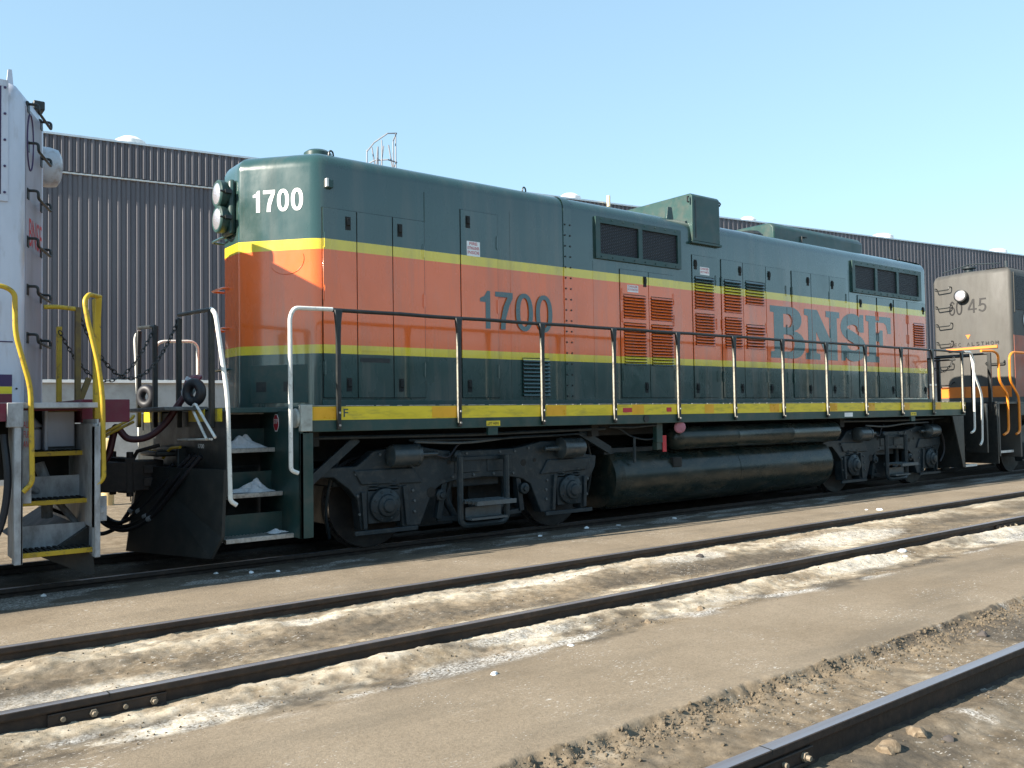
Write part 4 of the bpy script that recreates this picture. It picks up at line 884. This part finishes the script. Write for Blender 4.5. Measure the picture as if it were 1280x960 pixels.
# ---- rear end of the main locomotive
MB().box(13.05, 14.0, -.95, 1.45, 1.545, 1.598).box(13.96, 14.02, -1.5, 1.5, .55, 1.56).build('end_plate', m_black, lo, bevel=.005)
MB().prism([(12.55, 1.33), (13.03, 1.33), (13.03, .30), (12.93, .30)], 1, -1.48, -1.45).box(13.0, 13.03, -1.48, -.5, .28, 1.55).build('stair_side', m_black, lo, bevel=.004)
for y, z in ((-1.0, 1.17), (-1.15, .74), (-1.38, .33)):
    t = MB().box(13.03, 13.72, y, y+.3, z-.035, z-.012).build('step_tread', m_black, lo, smooth=0); MB().box(13.03, 13.72, y-.012, y+.035, z-.045, z).build('worn_nosing', m_white, t, bevel=.003)
MB().tube(corner_path([(13.05, SY-.01, HZ), (13.34, SY-.01, HZ), (13.44, SY-.01, 2.45), (13.40, SY-.01, 1.02), (13.25, SY-.01, .98)], .14, 6), .022, 12).build('end_handrail', m_white, lo)
MB().tube(corner_path([(13.95, -1.20, 2.66), (13.80, -1.30, 2.62), (13.50, -1.48, 2.20), (13.74, -1.52, 1.76), (13.70, -1.52, .80), (13.60, -1.52, .72)], .14, 6), .022, 12).build('end_handrail', m_white, lo)
for y0, y1 in ((-1.25, -.30), (.30, 1.25)):
    MB().tube([(13.95, y0, 2.56), (13.95, y1, 2.56)], .021, 10).build('end_rail', m_black, lo)
    for y in (y0, y1): MB().box(13.93, 13.98, y-.03, y+.03, 1.40, 2.58).build('end_post', m_black, lo, bevel=.008)
MB().tube([(12.9, -1.4, 2.45), (12.9, -.95, 2.45)], .018, 8).build('end_rail', m_black, lo)
chain('safety_chain', (13.95, -.30, 2.5), (13.95, .30, 2.5), .42, lo, m_black); chain('safety_chain', (12.9, -1.38, 2.5), (12.8, -.95, 2.42), .25, lo, m_black)
coupler(14.22, -1, lo)
MB().box(13.1, 14.0, -.34, .34, .66, 1.20).build('coupler_pocket', m_black, lo, bevel=.02)
MB().tube(smooth_path([(12.35, -1.2, 1.15), (12.62, -1.22, .95), (12.70, -1.22, .65), (12.55, -1.2, .42)]), .02, 8).build('sand_hose', m_hose, lo)

# salt lumps on the steps
def lump(name, c, s_, label, cat, group, m, seed, n=3):
    bm = bmesh.new(); bmesh.ops.create_icosphere(bm, subdivisions=n, radius=1); g = np.random.default_rng(seed); ph = g.random((6, 3))*6
    for v in bm.verts:
        p = v.co; k = 1+sum(.13/(1+.5*i)*math.sin((1.6+i)*(p.x*1.3+ph[i][0])+ (1.9+i)*p.y*1.1+ph[i][1]+(1.4+i)*p.z+ph[i][2]) for i in range(6))
        z = p.z*k; v.co = (p.x*k*s_[0], p.y*k*s_[1], (z if z > 0 else z*.35)*s_[2])
    me = bpy.data.meshes.new(name); bm.to_mesh(me); bm.free(); me.materials.append(m); me.shade_smooth(); me.set_sharp_from_angle(angle=R(28))
    o = bpy.data.objects.new(name, me); C.objects.link(o); o.location = c; o.rotation_euler.z = g.random()*6
    return tag(o, label, cat, group)
def heap(name, c, rx, ry, h, label, seed, peaks=()):
    mb = MB(); n, mm = 26, 36; g = np.random.default_rng(seed); vs = []
    for i in range(n+1):
        for j in range(mm):
            r = i/n; a = 2*math.pi*j/mm; x, y = r*math.cos(a), r*math.sin(a); w = 1+.22*math.sin(3*a+seed)+.12*math.sin(5*a+seed*2)
            z = h*(1-r*r)*(.75+.35*math.sin(5*x+seed)*math.sin(4*y+1)+.2*math.sin(13*x+y*9+seed))+sum(ph*math.exp(-((x-px)**2+(y-py)**2)/pr**2) for px, py, pr, ph in peaks)*(1-r**3)
            vs.append((c[0]+x*rx*w, c[1]+y*ry*w, c[2]+max(z, 0)*1+(g.random()-.5)*.008*(1-r)))
    mb.v = vs
    for i in range(n):
        for j in range(mm): mb.f.append((i*mm+j, (i+1)*mm+j, (i+1)*mm+(j+1) % mm, i*mm+(j+1) % mm)); mb.m.append(0)
    return tag(mb.build(name, m_ice, None, at=c, smooth=80), label, 'salt heap', 'white heaps on the locomotive steps')
heap('salt_heap', (-1.45, -.72, 1.176), .26, .11, .06, 'white salt heap with a tall crooked point on the upper step of the striped locomotive', 3, ((.05, .1, .5, .06), (.25, .15, .22, .06), (-.2, -.2, .2, .03)))
heap('salt_heap', (-1.40, -.92, .726), .25, .11, .05, 'broad lumpy white salt heap on the middle step of the striped locomotive', 5, ((.0, 0, .45, .05), (.05, .1, .26, .05), (.3, .1, .2, .03)))
heap('salt_heap', (-1.26, -1.18, .316), .10, .07, .03, 'small scatter of white salt on the bottom step of the striped locomotive', 8, ())

# the maroon jumper cable between the two locomotives
jc = thing('jumper_cable', (-2.2, -.4, 1.5), 'thick maroon jumper cable drooping between the white and the striped locomotive', 'cable')
MB().tube(smooth_path([(-1.93, -.50, 1.78), (-2.02, -.46, 1.64), (-2.14, -.40, 1.44), (-2.30, -.36, 1.31), (-2.48, -.33, 1.30), (-2.58, -.30, 1.42), (-2.60, -.25, 1.34), (-2.66, -.22, 1.10), (-2.84, -.2, .98), (-3.0, -.2, 1.05)]), .034, 12).build('cable', m_maroonhose, jc)
pg = MB().lathe([(.035, -.02), (.062, .02), (.066, .14), (.085, .15), (.085, .19)], (-1.955, -.49, 1.73), (.35, -.15, .75), 20).build('plug', m_galv, jc)
MB().lathe([(.10, 0), (.11, .02), (.06, .06)], (-1.89, -.54, 1.87), (-.55, -.1, .75), 20).build('plug_cover', m_maroon, pg)

# ------------------------------------------------------------------ long dark shed added out of view to darken the paint's reflections
sh = thing('shed', (15, -28, 0), 'long low dark shed added out of view, mirrored in the striped locomotive paint', 'building')
MB().box(-40, 70, -34, -27, -.2, 4.4).build('wall', mat('unseen_shed_boards', (.045, .038, .032), .8, dirt=(.10, .085, .07), amt=.5, scale=.8), sh, smooth=0)
MB().prism([(-34.4, 4.38), (-26.6, 4.38), (-30.5, 5.3)], 0, -40.5, 70.5).build('roof', m_galv, sh, smooth=0)
for k in range(9): MB().box(-34+k*12, -30.5+k*12, -27.03, -26.98, -.1, 3.4).build('door', m_conc, sh, smooth=0)

# ------------------------------------------------------------------ white locomotive at the left edge
lw = thing('locomotive', (-11.5, 0, 0), 'silver-white locomotive end with black grab irons, maroon sill and yellow handrails at left edge', 'locomotive')
pw = rounded([(-3.53, HY), (-3.25, -.30), (-3.25, .30), (-3.53, .949), (-19.0, .949), (-19.0, HY)], [.10, .06, .06, .10, .1, .1])
if sum(pw[i-1][0]*pw[i][1]-pw[i][0]*pw[i-1][1] for i in range(len(pw))) < 0: pw = pw[::-1]
hw = ring_hood(pw, [(1.62, 0), (2.5, 0), (3.5, 0), (4.36, 0), (4.46, .03), (4.53, .08), (4.57, .16), (4.62, .50), (4.63, .80)]).build('hood', m_silver, lw, smooth=35)
MB().box(-9, -3.70, HY-.010, HY+.001, 3.50, 4.49).build('side_window', m_window, lw, bevel=.004)
fr = MB().box(-9, -3.645, HY-.016, HY+.0015, 4.47, 4.53).box(-9, -3.645, HY-.016, HY+.0015, 3.44, 3.50).box(-3.70, -3.645, HY-.0155, HY+.0015, 3.50, 4.47); fr.box(-3.725, -3.703, HY-.0155, HY+.0012, 3.50, 4.47, 1)
fr.build('window_frame', [m_silver, m_purple], lw, bevel=.003)
for k in range(5): MB().lathe([(.012, 0), (.010, .008)], (-3.672, HY-.0165, 3.52+k*.235), (0, -1, 0), 8).build('frame_bolt', m_purple, lw, smooth=0)
for z0, z1, m in ((1.80, 1.905, m_purple), (1.735, 1.798, m_yel), (1.655, 1.733, m_maroon)): MB().box(-18, -3.605, HY-.0035, HY-.0005, z0, z1).build('colour_stripe', m, lw, smooth=0)
MB().box(-19, -3.60, HY-.004, HY-.0005, 2.19, 2.20).build('panel_seam', m_purple, lw, smooth=0)
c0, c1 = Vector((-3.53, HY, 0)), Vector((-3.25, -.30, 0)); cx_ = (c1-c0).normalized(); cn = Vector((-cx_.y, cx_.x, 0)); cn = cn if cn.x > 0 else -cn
mq = (c0+c1)/2; MB().obox((mq.x+cn.x*.0015, mq.y+cn.y*.0015, 3.01), cx_, cn, (0, 0, 1), (c1-c0).length/2-.085, .0015, 1.35).build('chamfer_overlay', mat('dull_lavender_grey', (.34, .33, .38), .5, dirt=(.2, .18, .18), amt=.6, scale=2, stretch=(1, 1, .25)), lw, smooth=0)  # thin darker grey sheet laid over the chamfered end face
for z in (4.40, 4.04, 3.60, 3.16, 2.72, 2.28):
    a, b = c0+cx_*.16+Vector((0, 0, z)), c0+cx_*.60+Vector((0, 0, z-.02)); MB().tube(corner_path([a, a+cn*.09, a+cn*.09-Vector((0, 0, .07)), b+cn*.09-Vector((0, 0, .07)), b+cn*.09, b], .03, 4), .013, 8).obox(a-Vector((0, 0, .03)), cx_, cn, (0, 0, 1), .03, .01, .05).obox(b-Vector((0, 0, .03)), cx_, cn, (0, 0, 1), .03, .01, .05).build('grab_iron', m_black, lw)
MB().tube([c0+cx_*(.22+.10*math.cos(a))+cn*.005+Vector((0, 0, 4.06+.26*math.sin(a))) for a in np.linspace(0, 2*math.pi, 25)[:-1]], .009, 5, close=True).build('oval_outline', m_purple, lw)
dm = MB().lathe([(.20, -.05), (.20, .10), (.185, .17), (.13, .20), (.02, .215)], (-3.25, 0, 4.05), (1, 0, 0), 28); dm.build('headlight_dome', mat('white_enamel_dome', (.48, .50, .54), .3, dirt=(.20, .11, .05), amt=.7, scale=3, lo=.5), lw)
vs, fs = font_mesh('BNSF', 0); MB().add(place(vs, c0+cx_*.20+cn*.005+Vector((0, 0, 3.10)), cx_, (0, 0, 1), .42, .26), fs).build('faded_lettering', m_red, lw, smooth=0)
MB().prism([(-3.63, 4.55), (-3.57, 4.55), (-3.585, 4.72), (-3.615, 4.72)], 1, -.72, -.68).build('lifting_lug', m_silver, lw); MB().box(-3.34, -3.24, -.30, -.12, 4.53, 4.62).build('roof_bracket', m_black, lw, bevel=.01)
MB().lathe([(.01, 0), (.01, .005)], (-3.57, HY-.001, 1.78), (0, -1, 0), 6).build('rivet', m_black, lw, smooth=0)
# deck, sill, anticlimber
MB().box(-19, -3.02, -1.49, 1.49, 1.60, 1.645).build('walkway', m_silverd, lw, bevel=.004)
ws = MB().box(-19, -3.72, SY, SY+.05, 1.49, 1.64).build('side_sill', m_maroon, lw, bevel=.004); MB().box(-3.72, -3.60, SY-.02, SY+.06, 1.44, 1.645).build('sill_end', m_silverd, ws, bevel=.006)
MB().box(-3.62, -3.05, -.98, -.96, 1.58, 1.645).build('deck_edge', m_maroon, lw, smooth=0)
ac = MB().box(-3.04, -2.62, -.95, .95, 1.47, 1.685).build('anticlimber', m_maroon, lw, bevel=.006)
MB().box(-19, -3.0, -.45, .45, .95, 1.59).box(-18, -3.75, -1.2, 1.2, 1.40, 1.59).build('underframe', m_frame, lw, smooth=0)
MB().box(-3.05, -3.01, -1.5, 1.5, .55, 1.46).box(-3.05, -2.95, -.6, .6, .18, .6).build('end_plate', m_silverd, lw, bevel=.005)
# step well with three yellow nosed treads
MB().box(-3.665, -3.60, -1.51, -1.40, .30, 1.48).box(-3.62, -3.60, -1.51, -.85, .30, 1.48).build('step_post', m_silverd, lw, bevel=.006); MB().box(-3.595, -3.53, -1.46, -1.44, .80, 1.58).build('stencil_plate', m_silverd, lw, bevel=.004)
MB().box(-3.05, -3.005, -1.52, -1.40, .30, 1.44).box(-3.03, -3.012, -1.50, -.85, .30, 1.5).build('step_post', m_silverd, lw, bevel=.006)
for y, z in ((-1.02, 1.22), (-1.20, .80), (-1.42, .385)):
    t = MB().box(-3.60, -3.032, y, y+.32, z-.04, z-.012).box(-3.58, -3.04, y+.30, y+.32, z-.012, z+.19).build('step_tread', m_silverd, lw, smooth=0)
    ng = MB().box(-3.60, -3.032, y-.01, y+.02, z-.045, z-.004)
    ng.build('yellow_nosing', m_yelrail, t, bevel=.003); tg = MB()
    for k in range(12): tg.box(-3.59+k*.046, -3.565+k*.046, y+.022, y+.29, z-.012, z+.004)
    tg.build('tread_grip', m_frame, t, smooth=0)
MB().box(-3.30, -3.07, -.80, -.74, 1.25, 1.575).box(-3.33, -3.30, -.85, -.72, 1.22, 1.60).build('locker_door', m_silver, lw, bevel=.008); MB().box(-3.32, -3.05, -.83, -.74, 1.578, 1.60).build('locker_top', m_yelrail, lw, smooth=0)
MB().lathe([(.13, 0), (.13, .18), (.10, .20), (.15, .21), (.07, .30), (.07, .34)], (-3.46, -.70, 1.23), (0, 0, 1), 24).build('sand_trap', m_silver, lw)
MB().tube([(-3.55, -1.0, .95), (-3.30, -.8, .80)], .035, 10).tube([(-3.2, -.7, .75), (-2.98, -.9, .42)], .03, 10).tube(smooth_path([(-3.35, -.7, 1.1), (-3.3, -.75, .9), (-3.28, -.7, .6)]), .05, 10).build('sand_pipe', m_silverd, lw)
MB().box(-3.03, -2.93, -1.42, -1.38, .60, .82).lathe([(.03, 0), (.03, .02)], (-2.98, -1.42, .70), (0, -1, 0), 14).build('pivot_bracket', m_silverd, lw, bevel=.006)
vs, fs = font_mesh('ALL\nFUEL\nAND', 0); MB().add(place(vs, (-3.592, -1.463, 1.27), (1, 0, 0), (0, 0, 1), .058, .22), fs).build('stencil', m_red, lw, smooth=0)
# yellow handrails
for pts in ([(-4.6, SY, 2.62), (-3.74, SY, 2.61), (-3.665, SY, 2.56), (-3.66, SY, 2.22), (-3.545, SY, 1.77), (-3.53, SY, .97), (-3.60, SY, .90)],
            [(-2.93, -1.15, 2.62), (-3.08, -1.42, 2.60), (-3.125, -1.46, 2.54), (-3.105, -1.48, 2.38), (-3.02, SY, 1.98), (-2.985, SY, 1.70), (-2.975, SY, .98), (-3.03, SY, .93)]):
    MB().tube(corner_path(pts, .10, 6), .021, 12).build('end_handrail', m_yelrail, lw)
MB().prism([(-1.20, 1.50), (-1.12, 1.50), (-1.12, 2.40), (-1.08, 2.60), (-1.24, 2.60), (-1.20, 2.40)], 0, -2.985, -2.93).build('end_post', m_yelrail, lw, bevel=.008)
MB().tube(corner_path([(-3.30, -.62, 2.56), (-3.18, -.62, 2.57), (-3.0, -.58, 2.56)], .05), .022, 10).build('end_rail', m_yelrail, lw)
MB().bar((-3.0, -.58, 1.6), (-3.0, -.58, 2.58), .05, .06).bar((-2.98, -.58, 1.68), (-2.90, -.58, 1.9), .05, .05).build('end_post', m_purple if False else mat('dull_ochre_post', (.18, .12, .03), .6, dirt=(.04, .02, .04), amt=.6), lw, bevel=.006)
MB().bar((-2.95, .58, 1.6), (-2.95, .58, 2.5), .05, .06).build('end_post', m_yelrail, lw, bevel=.006)
MB().tube(corner_path([(-2.96, -.55, 1.10), (-2.75, -.45, 1.36), (-2.45, -.35, 1.50), (-2.42, -.3, 1.53)], .08), .016, 8).tube(corner_path([(-2.96, -.48, 1.08), (-2.72, -.38, 1.33), (-2.42, -.3, 1.47)], .08), .016, 8).build('uncoupling_lever', m_yelrail, lw)
coupler(-2.46, -1, lw)
def plain_bogie(cx, parent):
    mb = MB()
    for y0, y1 in ((-1.16, -1.0), (1.0, 1.16)): mb.prism([(cx-1.9, .95), (cx-1.7, .55), (cx-1.55, .25), (cx-1.15, .25), (cx-1.0, .65), (cx+1.0, .65), (cx+1.15, .25), (cx+1.55, .25), (cx+1.7, .55), (cx+1.9, .95), (cx+1.3, 1.12), (cx-1.3, 1.12)], 1, y0, y1)
    mb.box(cx-.4, cx+.4, -1, 1, .5, .95); b = mb.build('bogie', m_grime, parent, bevel=.012)
    for ax in (-1.37, 1.37):
        for s_ in (-1, 1): MB().lathe([(.10, -.07), (.44, -.065), (.508, -.065), (.505, .045), (.535, .055), (.535, .075), (.43, .078), (.40, .045), (.16, .075)], (cx+ax, s_*.755, .508), (0, -s_, 0), 48).build('wheel', m_wheel, b, smooth=30)
        MB().box(cx+ax-.2, cx+ax+.2, -1.20, -1.0, .30, .68).lathe([(.18, 0), (.18, .04), (.10, .08)], (cx+ax, -1.2, .5), (0, -1, 0), 20).build('axle_box', m_grime, b, bevel=.008)
plain_bogie(-6.35, lw); plain_bogie(-16, lw)
MB().tube(smooth_path([(-3.72, -1.35, 1.38), (-3.70, -1.42, .95), (-3.78, -1.42, .55), (-4.0, -1.4, .40)]), .03, 8).build('sand_hose', m_hose, lw)
MB().prism([(-3.4, .30), (-3.02, .55), (-2.98, .12), (-3.02, .10)], 1, -1.2, 1.2).build('pilot', m_black, lw)

# ------------------------------------------------------------------ grey locomotive beyond
lg = thing('locomotive', (26, 0, 0), 'weathered grey locomotive numbered 6045 with an orange band and orange handrails', 'locomotive')
FX = 16.55
pgp = rounded([(FX+.03, -.985), (FX, .10), (FX+.16, .84), (FX+.4, .985), (38, .985), (38, -.985)], [.10, 0, 0, .05, .1, .1])
if sum(pgp[i-1][0]*pgp[i][1]-pgp[i][0]*pgp[i-1][1] for i in range(len(pgp))) < 0: pgp = pgp[::-1]
ring_hood(pgp, [(1.60, 0), (2.5, 0), (4.60, 0), (4.68, .03), (4.73, .09), (4.75, .18), (4.76, .6)]).build('hood', m_tan, lg, smooth=35)
MB().add([(FX+.026, -.93, 1.72), (FX-.004, .098, 1.72), (FX-.004, .098, 1.98), (FX+.026, -.93, 1.98)], [(0, 1, 2, 3)]).add([(FX-.004, .102, 1.72), (FX+.154, .838, 1.72), (FX+.154, .838, 1.98), (FX-.004, .102, 1.98)], [(0, 1, 2, 3)]).build('orange_band', m_orange, lg, smooth=0)
MB().box(FX+.10, 38, -.992, -.984, 1.72, 3.15).build('side_band', mat('dull_red_side_paint', (.34, .09, .045), .5, dirt=(.15, .1, .08), amt=.5, scale=2), lg, smooth=0)
MB().box(FX+.25, 24, -.995, -.986, 3.75, 4.55).build('side_grille', m_grille, lg, bevel=.004); MB().box(FX+.17, FX+.23, -1.0, -.984, 3.68, 4.62).build('window_frame', m_tan, lg, bevel=.004)
vs, fs = digits('60', .13); MB().add(place(vs, (FX-.004+.075, .46, 3.72), (-.21, -.97, 0), (0, 0, 1), .36, .35), fs).build('road_number', m_darkgrey, lg, smooth=0)
vs, fs = digits('45', .13); MB().add(place(vs, (FX-.004, -.02, 3.74), (.03, -1, 0), (0, 0, 1), .42, .33), fs).build('road_number', m_darkgrey, lg, smooth=0)
MB().lathe([(.13, 0), (.15, .06), (.15, .14), (.13, .15)], (FX+.02, .10, 4.16), (-1, 0, 0), 28).build('headlight', m_black, lg); MB().lathe([(.128, 0), (.10, .012), (.01, .02)], (FX-.125, .10, 4.16), (-1, 0, 0), 28).build('lens', m_glass, lg)
for i, ch in enumerate('GEC ALSTHOM'):
    if ch == ' ': continue
    vs, fs = font_mesh(ch, 0); y = .46-i*.108; MB().add(place(vs, (FX-.006 + (max(y-.10, 0)*.216), y, 2.955), (.03 if y < .1 else -.21, -1, 0), (0, 0, 1), .068, .085), fs).build('lettering', m_darkgrey, lg, smooth=0)
MB().prism([(.52, 2.87), (-.66, 2.87), (-.66, 2.935), (.52, 2.91)], 0, FX-.008, FX+.10).build('orange_line', m_orange, lg, smooth=0)
MB().prism([(.05, 3.22), (-.06, 3.22), (-.005, 3.12)], 0, FX-.006, FX+.02).build('orange_triangle', m_orange, lg, smooth=0)
for z in (4.42, 3.98, 3.54, 3.10, 2.55, 2.1):
    MB().tube(corner_path([(FX+.14, .78, z), (FX+.02, .76, z), (FX, .74, z-.07), (FX-.06, .40, z-.07), (FX-.05, .38, z), (FX+.06, .38, z)], .03), .014, 6).build('grab_iron', m_black, lg)
MB().tube(corner_path([(FX+.05, -.40, 2.56), (FX-.05, -.40, 2.50), (FX-.05, -.80, 2.50), (FX+.05, -.80, 2.58)], .03), .016, 6).build('grab_iron', m_black, lg)
MB().lathe([(.10, 0), (.10, .12), (.16, .13), (.16, .17)], (FX+.5, .15, 4.74), (0, 0, 1), 16).tube([(FX+.15, .62, 4.80), (FX+.2, 0, 4.93), (FX+.2, -.7, 4.86)], .015, 6).box(FX+.3, FX+.36, -.80, -.76, 4.74, 4.92).tube([(FX+.3, -.5, 4.75), (FX+.3, -.5, 4.90)], .015, 6).build('roof_fittings', m_grime, lg)
vs, fs = font_mesh('C', .03); MB().add(place(vs, (FX+.62, -.998, 3.28), (1, 0, 0), (0, 0, 1), .45, .48), fs).build('lettering', m_wht, lg, smooth=0)
MB().box(14.48, 38, -1.49, 1.49, 1.55, 1.60).box(14.45, 14.50, -1.5, 1.5, .30, 1.56).box(15.6, 38, -1.5, -1.45, 1.30, 1.55).build('deck', m_black, lg, bevel=.006)
MB().box(14.45, 38, -.45, .45, .95, 1.54).box(15.6, 36, -1.1, 1.1, 1.2, 1.5).build('underframe', m_frame, lg, smooth=0)
MB().box(14.50, 14.56, -1.51, -1.44, .45, 1.56).build('step_post', m_tan, lg, bevel=.005); MB().box(15.52, 15.60, -1.51, -.9, .40, 1.56).build('step_post', m_tan, lg, bevel=.005)
for y, z in ((-1.05, 1.12), (-1.35, .55)): 
    t = MB().box(14.56, 15.52, y, y+.3, z-.04, z-.012).build('step_tread', m_black, lg, smooth=0); MB().box(14.56, 15.52, y-.012, y+.03, z-.05, z).build('worn_nosing', m_white, t, smooth=0)
MB().box(14.6, 15.5, -1.0, -.95, .5, 1.5).build('locker', m_black, lg)
for pts in ([(14.0, -1.42, 2.66), (14.40, SY, 2.665), (14.60, SY, 2.60), (14.60, SY, 2.06), (14.98, SY, 1.75), (14.98, SY, .96), (14.74, SY, .90)],
            [(19, SY, 2.67), (15.30, SY, 2.67), (15.13, SY, 2.58), (15.12, SY, 2.06), (15.53, SY, 1.70), (15.52, SY, .94), (15.35, SY, .90)]):
    MB().tube(corner_path(pts, .12, 6), .026, 10).build('end_handrail', m_orrail, lg)
MB().tube([(14.44, -1.40, 2.62), (14.44, -.3, 2.62)], .022, 8).build('end_rail', m_black, lg)
for y in (-1.38, -.3, .3, 1.38): MB().box(14.42, 14.48, y-.035, y+.035, 1.4, 2.64).build('end_post', m_black, lg, bevel=.006)
coupler(14.23, 1, lg)
plain_bogie(18.0, lg); plain_bogie(31, lg)

# ------------------------------------------------------------------ small things on the ground
def gz(x, y): return float(ground_height(np.array([x]), np.array([y]))[0][0])
m_scrap = mat('white_scrap', (.74, .74, .74), .7, bmp=.5, bscale=30); m_stone = mat('brown_stone', (.15, .11, .07), .9, dirt=(.34, .28, .2), amt=.6, scale=14, bmp=.7, bscale=30)
m_dkstone = mat('dark_stone', (.07, .06, .055), .9, bmp=.7, bscale=30)
W_ = 'white scraps on the ground'
for i, (x, y, s_, lab) in enumerate([(-1.893, -1.21, .045, 'white lump in shade just left of the striped locomotive steps'), (-1.611, -1.40, .06, 'white lump in shade beneath the striped locomotive steps'), (-1.38, -1.5, .045, 'small white lump in shade right under the bottom step'),
        (-3.4, -1.25, .05, 'white scrap in shade at the left edge below the white locomotive'), (2.05, -1.40, .055, 'white scrap in shade below the gap between the front wheels'), (2.98, -1.231, .07, 'white lump in shade right of the second wheel of the striped locomotive'),
        (3.5, -1.30, .05, 'white sliver in shade left of the fuel tank'), (4.57, -1.337, .06, 'white scrap in shade below the front of the fuel tank'), (7.5, -2.76, .085, 'bright white lump on the sunlit strip far right behind the second rail'), (7.38, -2.62, .04, 'tiny white lump beside a bigger one far right behind the second rail'),
        (4.44, -4.74, .10, 'crumbled white lump leaning on the third rail near the right'), (4.28, -4.86, .05, 'small white lump just left of the crumbled white one by the third rail'), (-.858, -5.231, .05, 'flat white scrap on the paving in front of the third rail'), (-1.67, -5.45, .045, 'dirty white scrap at the sand edge in the foreground middle')]):
    lump('white_scrap', (x, y, gz(x, y)), (s_*.62, s_*.45, s_*(.16 if 'flat' in lab or 'sliver' in lab else .34)), lab, 'scrap', W_, m_scrap, 40+i, 2)
for i, (x, y, s_, lab, m) in enumerate([(-.90, -7.53, .055, 'pointed brown stone against the near side of the nearest rail', m_stone), (-.62, -7.52, .05, 'second pointed brown stone along the near side of the nearest rail', m_stone), (-.50, -7.62, .030, 'small dark stone on the dirt in the lower right corner', m_dkstone), (2.50, -3.538, .045, 'dark stone on the sand between the middle rails', m_dkstone),
        (.042, -5.10, .030, 'small brown stone at the edge of the sand in the middle', m_stone), (1.6, -6.85, .035, 'dark stone on the rough dirt at right', m_dkstone), (.7, -5.06, .035, 'brown stone on pale sand by the third rail', m_stone)]):
    lump('stone', (x, y, gz(x, y)), (s_, s_*.85, s_*.9), lab, 'stone', 'loose stones', m, 90+i, 2)
# crumbs of broken paving along the edge and over the dirt: nobody could count them
cb = MB(); ico = None
bm = bmesh.new(); bmesh.ops.create_icosphere(bm, subdivisions=1, radius=1); ico = ([v.co.copy() for v in bm.verts], [tuple(v.index for v in f.verts) for f in bm.faces]); bm.free()
n = 11000; cx_a = rng.uniform(-4.2, 5.5, n); which = rng.random(n)
cy_a = np.where(which < .72, -6.585-np.abs(rng.normal(0, .12, n)), np.where(which < .86, rng.uniform(-8.4, -6.6, n), np.where(which < .93, rng.uniform(-5.3, -4.65, n), rng.uniform(-4.4, -3.15, n))))
cz_a = ground_height(cx_a, cy_a)[0]; sz = .0025+.011*rng.random(n)**5*np.where(which < .86, 1, .7)
for x, y, z, s_ in zip(cx_a, cy_a, cz_a, sz):
    if abs(y-YC) < .06: continue
    k = rng.uniform(.6, 1.3, 3)*s_; a = rng.random()*6.3; ca, sa = math.cos(a), math.sin(a); j = rng.uniform(.75, 1.2, len(ico[0]))
    cb.add([(x+(p.x*ca*k[0]-p.y*sa*k[1])*q, y+(p.x*sa*k[0]+p.y*ca*k[1])*q, z+p.z*k[2]*q+s_*.25) for p, q in zip(ico[0], j)], ico[1])
tag(cb.build('paving_crumbs', mat('dirt_crumbs', (.11, .085, .056), .95, dirt=(.19, .15, .10), amt=.7, scale=30), smooth=0), 'crumbled paving and grit along the broken edge by the nearest rail', 'grit', kind='stuff')
